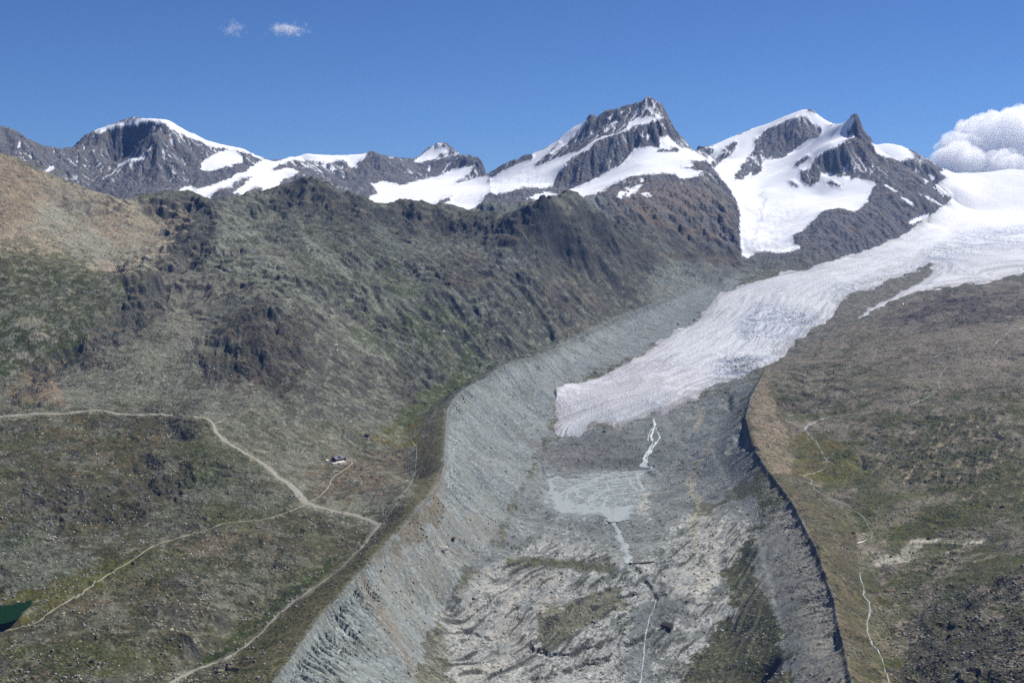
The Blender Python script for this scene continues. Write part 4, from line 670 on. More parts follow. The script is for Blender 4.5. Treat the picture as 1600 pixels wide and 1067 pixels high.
# glacier ice
gcol = np.zeros_like(col); tmp = col; col = gcol
up = smooth(6600, 9000, Yg)
put(ALLM, (212,213,216), .74); put(up, (230,231,235), .84)
st1 = fbm(sflow*1500, alf*.22, 60, 5, 281, .62); st2 = fbm(sflow*2600, alf*.2, 40, 4, 282, .6)
put((1-up)*smooth(-.1, .45, st1)*.65, (168,168,171), .74); put((1-up)*smooth(.05, .5, st2)*.6, (142,141,142), .74)
put(smooth(.2, .6, -st1)*.5*(1-up*.6), (230,231,234), .86)
put((1-up)*smooth(.1, .5, n3)*.2, (170,164,164), .82); put(smooth(.1, .5, n2)*.25*(1-up), (206,202,206), .82)
put(crz*smooth(.3, .7, crev)*.8, (138,152,170), .76); put(smooth(.72, .9, sflow)*smooth(1.0, .93, sflow)*(1-up)*smooth(-.1, .3, st1)*.5, (140,138,138), .74); put((1-up*.5)*smooth(.25, .6, fbm(sflow*420, alf+sflow*500, 110, 4, 283, .6))*.45, (170,172,176), .82)
low = region([(860,640),(900,600),(1000,570),(1060,600),(1080,640),(900,700),(850,700)], 4.2, 5.3, 30, 1); put(low*.45, (166,166,167), .74); put(low*smooth(.0, .4, st2)*.5, (140,134,134), .82)
dirt = np.clip(np.exp(-edge/22)*.8+.55*region0([(905,690),(925,664),(960,664),(985,655),(1010,650),(1045,640),(1085,618),(1100,610),(1110,625),(1040,665),(960,690)], 4.2, 5, 7, 1.5)*(1-up)+region([(915,668),(925,660),(960,672),(975,678),(930,676)], 4.2, 4.8, 2.5, .7), 0, 1)*smooth(-.4, .3, n2+.2)
put(dirt, (124,120,116), .8)
mb = stroke([(1600,395),(1520,392),(1440,402),(1380,430)], 3, 5.5, 8.5, 4, 1)+stroke([(1250,432),(1350,405),(1420,390)], 2, 6, 8.5, 3, 1)*.5; put(mb*.4, (150,146,144), .82)
gcol = col; col = tmp

# ------------------------------------------------------------------ materials
def nodes(name):
    m = bpy.data.materials.new(name); m.use_nodes = True; nt = m.node_tree; b = nt.nodes['Principled BSDF']
    b.inputs['Roughness'].default_value = .9; b.inputs['Specular IOR Level'].default_value = .15
    return m, nt, b
def N(nt, t, **kw):
    n = nt.nodes.new(t)
    for k, v in kw.items():
        if k in n.inputs: n.inputs[k].default_value = v
        else: setattr(n, k, v)
    return n
def ground_mat(name, speck, bump, scale1, scale2, rough=.95):
    """traced albedo, broken up by stones and blocks at several scales, with matching relief"""
    m, nt, b = nodes(name); L = nt.links.new
    at = N(nt, 'ShaderNodeAttribute'); at.attribute_name = 'albedo'; tc = N(nt, 'ShaderNodeTexCoord')
    n1 = N(nt, 'ShaderNodeTexNoise'); n1.inputs['Scale'].default_value = scale1; n1.inputs['Detail'].default_value = 5; n1.inputs['Roughness'].default_value = .68
    n2 = N(nt, 'ShaderNodeTexVoronoi'); n2.inputs['Scale'].default_value = scale2; n2.feature = 'F1'
    n3 = N(nt, 'ShaderNodeTexNoise'); n3.inputs['Scale'].default_value = scale1*.22; n3.inputs['Detail'].default_value = 4; n3.inputs['Roughness'].default_value = .6
    for n in (n1, n2, n3): L(tc.outputs['Object'], n.inputs['Vector'])
    r1 = N(nt, 'ShaderNodeMapRange'); L(n1.outputs['Fac'], r1.inputs['Value']); r1.inputs['From Min'].default_value = .3; r1.inputs['From Max'].default_value = .72; r1.inputs['To Min'].default_value = 1-speck; r1.inputs['To Max'].default_value = 1+speck
    sep = N(nt, 'ShaderNodeSeparateColor'); L(n2.outputs['Color'], sep.inputs[0])
    r2 = N(nt, 'ShaderNodeMapRange'); L(sep.outputs[0], r2.inputs['Value']); r2.inputs['From Min'].default_value = 0; r2.inputs['From Max'].default_value = 1; r2.inputs['To Min'].default_value = 1-speck*.75; r2.inputs['To Max'].default_value = 1+speck*.85
    r3 = N(nt, 'ShaderNodeMapRange'); L(n3.outputs['Fac'], r3.inputs['Value']); r3.inputs['From Min'].default_value = .32; r3.inputs['From Max'].default_value = .68; r3.inputs['To Min'].default_value = 1-speck*.4; r3.inputs['To Max'].default_value = 1+speck*.4
    ma = N(nt, 'ShaderNodeMath', operation='MULTIPLY'); L(r1.outputs[0], ma.inputs[0]); L(r2.outputs[0], ma.inputs[1])
    mb = N(nt, 'ShaderNodeMath', operation='MULTIPLY'); L(ma.outputs[0], mb.inputs[0]); L(r3.outputs[0], mb.inputs[1])
    mix = N(nt, 'ShaderNodeMix', data_type='FLOAT'); L(at.outputs['Alpha'], mix.inputs[0]); mix.inputs[2].default_value = 1.0; L(mb.outputs[0], mix.inputs[3])
    mul = N(nt, 'ShaderNodeVectorMath', operation='SCALE'); L(at.outputs['Color'], mul.inputs[0]); L(mix.outputs[0], mul.inputs['Scale'])
    L(mul.outputs[0], b.inputs['Base Color'])
    hs = N(nt, 'ShaderNodeMath', operation='ADD'); L(n1.outputs['Fac'], hs.inputs[0]); L(n2.outputs['Distance'], hs.inputs[1])
    bs = N(nt, 'ShaderNodeMath', operation='MULTIPLY'); L(at.outputs['Alpha'], bs.inputs[0]); bs.inputs[1].default_value = bump
    bp = N(nt, 'ShaderNodeBump'); bp.inputs['Distance'].default_value = 6.0/scale1*.05; L(bs.outputs[0], bp.inputs['Strength']); L(hs.outputs[0], bp.inputs['Height']); L(bp.outputs[0], b.inputs['Normal'])
    b.inputs['Roughness'].default_value = rough
    return m
M_ground = ground_mat('stony_ground', .42, 1.0, .10, .19)
M_peak = ground_mat('peak_rock_and_snow', .26, .7, .04, .07)
M_ice = ground_mat('glacier_ice', .06, .5, .06, .12, .6)
def plain_mat(name, rgb, rough=.9, k=KA, speck=.18, scale=.5):
    m, nt, b = nodes(name); c = lin(rgb, k); L = nt.links.new
    tc = N(nt, 'ShaderNodeTexCoord'); n1 = N(nt, 'ShaderNodeTexNoise'); n1.inputs['Scale'].default_value = scale; n1.inputs['Detail'].default_value = 5
    L(tc.outputs['Object'], n1.inputs['Vector']); rp = N(nt, 'ShaderNodeValToRGB'); L(n1.outputs['Fac'], rp.inputs[0])
    rp.color_ramp.elements[0].position = .3; rp.color_ramp.elements[1].position = .7
    rp.color_ramp.elements[0].color = tuple(c*(1-speck))+(1,); rp.color_ramp.elements[1].color = tuple(c*(1+speck))+(1,)
    L(rp.outputs[0], b.inputs['Base Color']); b.inputs['Roughness'].default_value = rough; return m

# ------------------------------------------------------------------ meshes
def link(name, me, mat=None, parent=None, kind=None, label=None, cat=None, group=None):
    o = bpy.data.objects.new(name, me); scn.collection.objects.link(o)
    if mat is not None and me is not None: me.materials.append(mat)
    if parent is not None: o.parent = parent
    for k, v in (('kind', kind), ('label', label), ('category', cat), ('group', group)):
        if v: o[k] = v
    return o
def np_mesh(name, co, quads, colr=None, n=4):
    me = bpy.data.meshes.new(name)
    me.vertices.add(len(co)); me.vertices.foreach_set('co', np.ascontiguousarray(co, np.float32).ravel())
    me.loops.add(quads.size); me.loops.foreach_set('vertex_index', quads.ravel().astype(np.int32))
    me.polygons.add(len(quads)); me.polygons.foreach_set('loop_start', np.arange(0, quads.size, n, dtype=np.int32))
    if colr is not None:
        a = me.color_attributes.new('albedo', 'FLOAT_COLOR', 'POINT'); a.data.foreach_set('color', np.ascontiguousarray(colr, np.float32).ravel())
    me.update(calc_edges=True); return me
def grid_part(name, Zs, cols, alpha, fmask, mat, label=None):
    nr, nc = Zs.shape; i = np.arange(nr-1)[:, None]*nc+np.arange(nc-1)[None]
    q = np.stack([i, i+1, i+1+nc, i+nc], -1)[fmask]
    used = np.zeros(nr*nc, bool); used[q.ravel()] = True; idx = np.cumsum(used)-1
    co = np.stack([Xg, Yg, Zs], -1).reshape(-1, 3)[used]; cc_ = np.concatenate([cols, alpha[..., None]], -1).reshape(-1, 4)[used]
    me = np_mesh(name, co, idx[q], cc_); me.shade_smooth()
    return link(name, me, mat, kind='structure')
fm = lambda M: (M[:-1, :-1]+M[1:, :-1]+M[:-1, 1:]+M[1:, 1:])*.25
vis_g = fm(glac) > .02
split = np.where(PX < 880, 7000, np.where(PX < 1180, 7000+(PX-880)*1.2, 7250)).astype(np.float32)
split = np.minimum(split, 7350)
farf = fm((Yg > split).astype(np.float32)) > .5
deep = fm(glac) > .98
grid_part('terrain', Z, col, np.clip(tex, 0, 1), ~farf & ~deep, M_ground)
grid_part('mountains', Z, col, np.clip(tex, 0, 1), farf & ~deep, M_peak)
grid_part('glacier', Zg, gcol, np.ones(Z.shape, np.float32), vis_g, M_ice)
Zt = np.where(glac > .5, Zg, Z)

# ------------------------------------------------------------------ roads, paths and water draped on the ground
def ribbon(name, lines, width, mat, lift=.7, step=6.0, kind='structure', rough_edge=.25, seed=1, ns=5):
    """lines: lists of bearings; each is found on the ground and laid there as a band `width` metres wide"""
    rs = np.random.RandomState(seed); CO = []; Q = []; base = 0
    for line in lines:
        w0 = width
        if isinstance(line, tuple): line, w0 = line
        pts = [hit(q[0], q[1]) for q in line]; wd = [(q[2] if len(q) > 2 else w0) for q in line]
        ok = [(p, w) for p, w in zip(pts, wd) if p is not None]
        if len(ok) < 2: continue
        p = np.array([[q[0][0], q[0][1]] for q in ok]); wd = np.array([q[1] for q in ok])
        s = np.concatenate([[0], np.cumsum(np.hypot(*np.diff(p, axis=0).T))]); nn = max(3, int(s[-1]/step)); t = np.linspace(0, s[-1], nn)
        x = np.interp(t, s, p[:, 0]); y = np.interp(t, s, p[:, 1]); w = np.interp(t, s, wd)
        w = w*np.clip(1+.4*np.interp(np.arange(nn), np.linspace(0, nn, nn//6+2), rs.randn(nn//6+2)), .35, 1.9) if 'river' in name or 'stream' in name or name == 'torrent' else w
        for _ in range(3): x[1:-1] = (x[:-2]+2*x[1:-1]+x[2:])/4; y[1:-1] = (y[:-2]+2*y[1:-1]+y[2:])/4
        tx = np.gradient(x); ty = np.gradient(y); L = np.hypot(tx, ty)+1e-6; nx, ny = -ty/L, tx/L
        jl = np.convolve(rs.randn(nn+4), np.ones(5)/5, 'valid')*rough_edge; jr = np.convolve(rs.randn(nn+4), np.ones(5)/5, 'valid')*rough_edge
        rows = []
        for k in range(ns):
            f = k/(ns-1)-.5; off = w*(f+(jl if f < 0 else jr)*abs(f)*2*.5)
            X, Y = x+nx*off, y+ny*off; rows.append(np.stack([X, Y, ground(X, Y)+lift-(.5 if k in (0, ns-1) else 0)], -1))
        R_ = np.stack(rows, 1).reshape(-1, 3); CO.append(R_); i = base+np.arange(nn-1)[:, None]*ns+np.arange(ns-1)[None]
        Q.append(np.stack([i, i+1, i+1+ns, i+ns], -1).reshape(-1, 4)); base += len(R_)
    me = np_mesh(name, np.concatenate(CO), np.concatenate(Q)); me.shade_smooth()
    return link(name, me, mat, kind=kind)
M_road = plain_mat('gravel_road', (152,149,136), .95); M_path = plain_mat('worn_path', (158,151,130), .95); M_track = plain_mat('stony_track', (142,138,124), .95)
def sub(line, d):  # denser bearings so that the band follows the slope
    out = []
    for a, b in zip(line[:-1], line[1:]):
        n_ = max(1, int(math.hypot(b[0]-a[0], b[1]-a[1])/d)); a3 = a if len(a) > 2 else a+(0,); b3 = b if len(b) > 2 else b+(0,)
        for k in range(n_): out.append(tuple(a3[i]+(b3[i]-a3[i])*k/n_ for i in range(3)))
    out.append(line[-1] if len(line[-1]) > 2 else line[-1]+(0,)); return [(q[0], q[1]) if q[2] == 0 else q for q in out]
ROAD1 = [(-60,660),(-20,655),(0,652),(30,648),(60,646),(100,647),(140,641),(165,642),(185,647),(230,648),(270,649)]
ROAD2 = [(302,650,6),(318,653,7),(332,660,8),(338,676,9),(350,688,9),(375,703,9),(400,717,9),(418,730,10),(433,744,11),(450,755,14),(462,765,13),(470,778,14),(480,787,13),(500,793,9),(525,799,8),(550,804,8),(575,812,8),(590,818,8),(597,818,7)]
TRACK = [(593,818),(580,835),(565,855),(548,872),(530,890),(505,908),(480,925),(455,942),(440,955),(425,970),(408,988),(380,1012),(350,1030),(300,1048),(268,1066),(230,1090)]
PATH = [(-40,995),(0,987),(25,981),(45,977),(62,970),(75,958),(95,945),(125,928),(145,913),(165,900),(195,882),(215,869),(235,855),(255,847),(285,838),(318,830),(345,819),(370,815),(400,813),(420,810),(440,803),(460,796),(478,788),(485,783),(497,777),(505,770),(510,765),(516,757),(517,750),(525,742),(535,736),(545,729),(551,723),(549,719),(541,718)]
PATH2 = [(630,680),(645,690),(651,702),(650,720),(648,740),(642,757),(630,770),(623,783),(610,800),(598,815)]
ribbon('gravel_road', [sub(ROAD1, 12), sub([(a, b, c*1.35) for a, b, c in ROAD2], 10), (sub([(336,662),(345,658)], 5), 5)], 10, M_road, rough_edge=.5)
ribbon('stony_track', [sub(TRACK, 10)], 8, M_track, rough_edge=.6, seed=3)
ribbon('footpath', [(sub(PATH, 8), 2.8), (sub(PATH2, 8), 1.6), (sub([(536,737),(548,741),(560,742),(564,750),(566,758)], 6), 1.4)], 3, M_path, rough_edge=.6, step=4, seed=4, ns=3)
# melt water
def water_mat(name, rgb, rough, k=.9):
    m, nt, b = nodes(name); L = nt.links.new; c = lin(rgb, k)
    tc = N(nt, 'ShaderNodeTexCoord'); n1 = N(nt, 'ShaderNodeTexNoise'); n1.inputs['Scale'].default_value = .12; n1.inputs['Detail'].default_value = 6
    L(tc.outputs['Object'], n1.inputs['Vector']); rp = N(nt, 'ShaderNodeValToRGB'); L(n1.outputs['Fac'], rp.inputs[0]); rp.color_ramp.elements[0].position = .3; rp.color_ramp.elements[1].position = .7
    rp.color_ramp.elements[0].color = tuple(c*.88)+(1,); rp.color_ramp.elements[1].color = tuple(np.minimum(c*1.12, .95))+(1,)
    L(rp.outputs[0], b.inputs['Base Color']); b.inputs['Roughness'].default_value = rough; b.inputs['Specular IOR Level'].default_value = .5
    bp = N(nt, 'ShaderNodeBump'); bp.inputs['Strength'].default_value = .25; bp.inputs['Distance'].default_value = .3
    n2 = N(nt, 'ShaderNodeTexNoise'); n2.inputs['Scale'].default_value = .8; L(tc.outputs['Object'], n2.inputs['Vector']); L(n2.outputs['Fac'], bp.inputs['Height']); L(bp.outputs[0], b.inputs['Normal']); return m
M_silt = water_mat('silty_meltwater', (153,161,159), .6, .74); M_foam = water_mat('foaming_meltwater', (186,192,190), .5); M_brook = water_mat('brook_water', (142,148,144), .35); M_tarn = water_mat('tarn_water', (14,38,18), .6, 1.0); M_tarn.node_tree.nodes['Principled BSDF'].inputs['Specular IOR Level'].default_value = .03
z3 = lambda L_: [(780+x/3.81, 620+y/3.81) for x, y in L_]
torrent = [(1021,655,6),(1022.8,666,7),(1017,680,9),(1020,692,6),(1013,705,10),(1008,715,8),(1006,725,9),(1012,730,8),(1018,733,6),(1008,736,5),(1000,740,5)]
ribbon('torrent', [sub(torrent, 5), (sub([(1024,668),(1031,684),(1022,696),(1016,708)], 5), 5), (sub([(1012,706),(1004,718),(1012,729)], 5), 4), (sub([(1016,672),(1012,686),(1015,700),(1007,712)], 5), 3), (sub([(1024,690),(1020,700),(1012,712),(1010,722)], 5), 3)], 10, M_foam, lift=.9, step=4, rough_edge=1.2, seed=5)
braids = [(z3([(930,432),(870,440),(760,450),(640,460),(560,500),(480,520),(420,545),(370,575),(340,590)]), 9),(z3([(890,440),(800,480),(700,490),(620,510),(540,530),(450,545),(400,580),(390,640),(430,680),(520,685)]), 8),
 (z3([(820,450),(820,480),(840,520),(855,550),(800,570),(700,580),(640,590),(620,640),(600,680),(680,720)]), 8),(z3([(345,470),(300,500),(305,530),(330,590),(345,640),(360,680),(450,690),(560,690),(650,700),(700,710)]), 7),
 (z3([(440,550),(470,590),(520,620),(560,660),(600,690)]), 8),(z3([(560,535),(600,560),(550,590),(520,625)]), 6),(z3([(640,515),(650,550),(600,580),(540,620)]), 6),(z3([(770,480),(790,530),(830,560)]), 7),(z3([(620,460),(560,450),(530,462),(600,490)]), 6),
 (z3([(430,545),(500,580),(560,600),(620,615),(700,640)]), 6),(z3([(400,620),(460,640),(540,650),(600,665)]), 9),(z3([(640,650),(700,690),(760,700)]), 9)]
rb = random.Random(4)
for k in range(0):
    y0_ = rb.uniform(738, 790); x0_ = rb.uniform(872, 930); L_ = rb.uniform(40, 75); ph = rb.uniform(0, 6); am = rb.uniform(2, 5); dy_ = rb.uniform(-.22, .1)
    braids.append(([(x0_+L_*t/8, y0_+dy_*L_*t/8+am*math.sin(ph+t*.9)) for t in range(9) if x0_+L_*t/8 < 1000 and y0_+dy_*L_*t/8 > 736], rb.uniform(4, 9)))
ribbon('braided_river', [(sub([tuple(q) for q in l_], 5), w_*1.25) for l_, w_ in braids], 8, M_silt, lift=.75, step=5, rough_edge=.7, seed=6)
outlet = [q+(w_,) for q, w_ in zip(z3([(690,705),(680,760),(710,800),(715,850),(750,880),(740,910),(760,940),(760,995)]), (16,12,14,18,20,24,20,14))]
ribbon('river', [sub(outlet, 5), (sub([(1025,936),(1022,950),(1014,966),(1010,985),(1007,1005),(1005,1030),(1002,1055),(999,1090)], 6), 2.6)], 14, M_silt, lift=.9, step=4, rough_edge=.6, seed=7)
def pool(name, poly, mat, z=None, lift=.55, div=5):
    """a level sheet of water inside a traced shore"""
    pts = []; jr_ = random.Random(9)
    for a, b in zip(poly, poly[1:]+poly[:1]):
        for k in range(div): pts.append((a[0]+(b[0]-a[0])*k/div+jr_.uniform(-2.4, 2.4), a[1]+(b[1]-a[1])*k/div+jr_.uniform(-1.0, 1.0)) if z == -800 else (a[0]+(b[0]-a[0])*k/div, a[1]+(b[1]-a[1])*k/div))
    W = []
    for q in pts:
        if z is None: h_ = hit(*q)
        else:
            u = (q[0]-800)/F; v = (533.5-q[1])/F; k = z/(v*CT-ST); h_ = (u*k, (CT+v*ST)*k, z)
        W.append(h_)
    zz = (np.median([w[2] for w in W]) if z is None else z)+lift
    me = bpy.data.meshes.new(name); bm = bmesh.new(); vs = [bm.verts.new((w[0], w[1], zz)) for w in W]; bm.faces.new(vs); bmesh.ops.triangulate(bm, faces=bm.faces[:]); bm.to_mesh(me); bm.free()
    return me
basin = region0([(860,760),(862,778),(867,793),(874,803),(886,802),(900,800),(915,802),(930,801),(944,807),(954,815),(966,816),(977,811),(986,803),(990,796),(982,789),(970,791),(958,798),(944,795),(930,793),(916,789),(902,792),(888,789),(877,783),(871,770)], 3.1, 4.3, 3, 1.6)
pm = region0([(858,750),(870,740),(900,742),(935,738),(1003,733),(1005,765),(990,795),(960,805),(930,800),(872,800),(862,772)], 3.1, 4.3, 3, 1.6)
wx = fbm(Xg, Yg, 55, 3, 501)*30; c1 = np.abs(perlin((Xg*.9+Yg*.25+wx)/70, (Yg-Xg*.2+wx)/46, 502)); c2 = np.abs(perlin((Xg+wx)/38, (Yg+wx*.7)/30, 503))
wet = ((basin > .5) | ((pm > .5) & ((c1 < .085) | (c2 < .05)))) & (Z < -799.1)
grid_part('river_pool', np.full(Z.shape, -799.45, np.float32), col, np.zeros(Z.shape, np.float32), fm(wet.astype(np.float32)) > .45, M_silt)
me = pool('tarn', TARN, M_tarn, LAKEZ, 0); link('lake', me, M_tarn, kind='structure')
BROOK = [[(1600,512),(1580,515),(1565,527),(1555,537)],[(1502,543),(1475,551),(1460,558),(1470,566),(1480,572),(1470,585),(1466,597),(1468,610),(1458,616),(1440,625),(1420,633),(1395,638)],
 [(1300,650),(1285,655),(1275,659),(1262,665),(1258,673),(1265,681),(1275,688),(1280,700),(1288,712),(1293,722),(1290,730),(1280,736),(1268,740),(1256,742)],[(1250,741),(1260,745),(1270,750),(1266,755),(1275,765),(1290,775),(1305,781),(1320,787)],
 [(1320,787),(1335,797),(1350,808),(1356,820),(1363,832),(1362,840),(1350,845),(1337,848)],[(1343,893),(1345,905),(1350,920),(1349,930),(1358,940),(1360,955),(1355,970),(1355,985),(1362,1005),(1375,1020),(1380,1035),(1384,1050),(1388,1060),(1394,1080)]]
ribbon('mountain_stream', [(sub(l_, 6), w_) for l_, w_ in zip(BROOK, (1.3, 2.2, 1.7, 1.7, 1.4, 2.1))]+[(sub([(1297,651),(1270,659),(1262,664),(1256,672)], 5), 4), (sub([(1290,775),(1305,781),(1322,788)], 5), 3)], 4, M_brook, lift=.5, step=4, rough_edge=.7, seed=8, ns=3)

# ------------------------------------------------------------------ boulders
def rock_mesh(name, seed, sub_=3, flat=.75, rough=.34):
    from mathutils import noise, Vector
    bm = bmesh.new(); bmesh.ops.create_icosphere(bm, subdivisions=sub_, radius=1.0); rs = random.Random(seed)
    planes = [(Vector((rs.gauss(0, 1), rs.gauss(0, 1), rs.gauss(0, .8))).normalized(), rs.uniform(.55, .9)) for _ in range(11)]
    off = Vector((seed*3.1, seed*1.7, seed))
    for v in bm.verts:
        p = v.co.copy()
        for nrm, d in planes:
            t = p.dot(nrm)
            if t > d: p -= nrm*(t-d)*.92
        p *= 1+rough*.35*noise.fractal(p*2.2+off, 1.0, 2.0, 3)
        v.co = Vector((p.x*rs2[seed % 7], p.y, p.z*flat))
    me = bpy.data.meshes.new(name); bm.to_mesh(me); bm.free(); return me
rs2 = [1.25, 1.0, 1.45, .9, 1.15, 1.35, 1.05]
M_b = {'pale': plain_mat('pale_boulder', (176,172,160), .9, .85, .25, .35), 'dark': plain_mat('dark_boulder', (70,66,62), .9, .8, .25, .35), 'grey': plain_mat('grey_boulder', (132,130,124), .9, .85, .3, .35), 'rust': plain_mat('rusty_boulder', (130,108,88), .9, .85, .25, .35), 'tan': plain_mat('tan_boulder', (160,146,118), .9, .85, .25, .35)}
protos = {}
for k_ in M_b:
    protos[k_] = []
    for i_ in range(3):
        me = rock_mesh('boulder', 11+i_*5+len(k_)*7, 3, (.72, .62, .85)[i_]); me.materials.append(M_b[k_]); protos[k_].append(me)
def boulder(px, py, size_px, tint, label, group=None, var=0, rz=0.0, sx=1, sy=1, sz=1, name='boulder'):
    h_ = hit(px, py)
    if h_ is None: return
    r = size_px*.5*h_[1]/F; o = bpy.data.objects.new(name, protos[tint][var % 3]); scn.collection.objects.link(o)
    o.location = (h_[0], h_[1], h_[2]+r*(.25*sz-.04)); o.scale = (r*sx, r*sy, r*sz); o.rotation_euler = (0, 0, rz)
    o['label'] = label; o['category'] = 'boulder'
    if group: o['group'] = group
    return o
BOULDERS = [
 (690,858,17,'pale','huge pale-topped boulder alone on the blue-grey moraine wall, largest there',1,.3,1.0,.9,.95),
 (708,842,8,'dark','dark block just above the huge pale-topped boulder on the moraine wall',0,1.2),
 (1042,980,18,'dark','big dark blocky boulder in the grey gravel right of the gorge',2,.6),
 (1041,928,9,'pale','white boulder on the turf right of the gorge, above the big dark one',0,.2),
 (208,880,8,'dark','dark boulder beside the pale footpath above the heath',1,2.0),
 (145,1033,10,'dark','dark brown boulder alone on the heath near the bottom edge',0,.7),
 (1389,923,15,'rust','flat-topped pinkish block on the dark green slope right of the brook',1,.1,1.0,.7,.6),
 (1568,791,10,'rust','reddish boulder in the grey rubble near the right edge',0,.9),
 (1333,833,6,'dark','small dark boulder on the turf left of the brook bend',2,.4),
 (1451,842,9,'dark','dark boulder on the pale gravel fan right of the brook',0,1.4),
 (524,540,7,'pale','bright white boulder on the grey scree right of the dark crag',1,.4),
 (526,548,5,'pale','small white block touching the bright white boulder on the scree',0,1.0),
 (811,490,6,'pale','pale boulder on the green slope above the moraine crest bend',2,.5),
 (692,518,6,'pale','whitish boulder beside the green hollow in mid-slope',1,1.5),
 (557,668,5,'pale','small white boulder left of the ochre meadow',0,.3),
 (573,681,8,'dark','dark block at the left corner of the ochre meadow',2,.8),
 (1087,500,7,'pale','pale boulder between grey moraine and the glacier edge, upper one',1,.2),
 (1061,506,6,'pale','pale boulder between grey moraine and the glacier edge, lower one',0,.9),
 (931,582,5,'pale','small pale boulder by the ice margin above the tongue',2,.1),
 (826,557,5,'grey','grey boulder sitting on the far crest of the left moraine',1,.6),
 (308,902,5,'tan','pale boulder on the heath below the footpath, upper one',0,.1),
 (100,959,7,'tan','pale boulder just below the footpath near the dark green tarn',1,1.2),
 (22,1004,9,'tan','broad tan boulder in the bottom left heath',2,.5),
 (53,1059,8,'rust','pinkish boulder at the bottom edge, left',0,.2),
 (395,866,6,'tan','pale boulder on the brown slope below the footpath and rust-red band',1,.8),
 (741,934,6,'pale','whitish boulder at the foot of the blue-grey moraine wall',2,.7),
 (653,955,6,'pale','bright boulder halfway down the lower moraine wall',0,.5),
 (1128,985,6,'pale','pale boulder where the gravel meets the lower turf',1,.3),
 (945,674,6,'grey','grey boulder on the debris at the glacier snout',2,.4),
 (1115,893,8,'pale','pale rounded boulder on the slabs right of the water intake',1,.4),
 (1392,870,5,'dark','small dark boulder on the head of the pale gravel fan',2,.4),
 (37,942,6,'rust','pinkish boulder in the shallow corner of the tarn',0,.4),
 (28,940,4,'pale','small pale boulder at the tarn shore',1,.4),
]
for b_ in BOULDERS:
    e_ = list(b_[7:]) if len(b_) > 7 else []
    boulder(b_[0], b_[1], b_[2], b_[3], b_[4], None, b_[5], b_[6], *e_)
rng = random.Random(8)
GROUPS = [ # many alike: outline, count, size range (px), tints, label, group
 ([(640,860),(700,800),(780,810),(770,900),(700,950),(640,1000),(590,940)],46,(2.4,4.6),('pale','grey','tan'),'small pale boulder strewn on the lower blue-grey moraine wall','boulders strewn on the moraine wall'),
 ([(760,650),(840,600),(850,720),(800,790),(740,780)],26,(2.0,3.6),('pale','grey'),'small pale boulder strewn on the grey slope left of the glacier snout','boulders left of the snout'),
 ([(650,790),(690,765),(700,800),(640,870),(610,865)],26,(2.6,5),('dark','grey','pale'),'dark boulder in the rubble band on the left moraine crest','rubble on the moraine crest'),
 ([(60,990),(230,900),(400,860),(420,920),(320,1000),(180,1060),(40,1060)],44,(2.4,4.6),('tan','tan','rust','dark'),'small tan boulder scattered over the brown heath at lower left','boulders on the lower heath'),
 ([(540,730),(630,715),(620,760),(560,785),(510,775)],30,(2.4,4.4),('rust','dark','grey'),'rusty block in the rubble right of the mountain hut','rubble beside the hut'),
 ([(1420,960),(1590,890),(1595,1060),(1430,1062)],50,(3,7),('dark','dark','grey'),'dark block in the boulder field of the bottom right corner','blocks in the bottom right boulder field'),
 ([(1350,700),(1500,660),(1590,680),(1560,760),(1400,760)],22,(2.4,4.5),('tan','grey'),'tan boulder on the slabby green slope above the brook','boulders on the slabby slope'),
]
def inpoly(x, y, p):
    c = False
    for k in range(len(p)):
        x1, y1 = p[k]; x2, y2 = p[(k+1) % len(p)]
        if (y1 > y) != (y2 > y) and x < (x2-x1)*(y-y1)/(y2-y1)+x1: c = not c
    return c
for poly, cnt, (s0, s1), tints, lab, grp in GROUPS:
    xs = [q[0] for q in poly]; ys = [q[1] for q in poly]; k_ = 0
    while k_ < cnt:
        x_, y_ = rng.uniform(min(xs), max(xs)), rng.uniform(min(ys), max(ys))
        if inpoly(x_, y_, poly):
            boulder(x_, y_, s0+(s1-s0)*rng.random()**2, rng.choice(tints), lab, grp, rng.randrange(3), rng.uniform(0, 6.28), rng.uniform(.8, 1.2), rng.uniform(.8, 1.2), rng.uniform(.7, 1.2)); k_ += 1
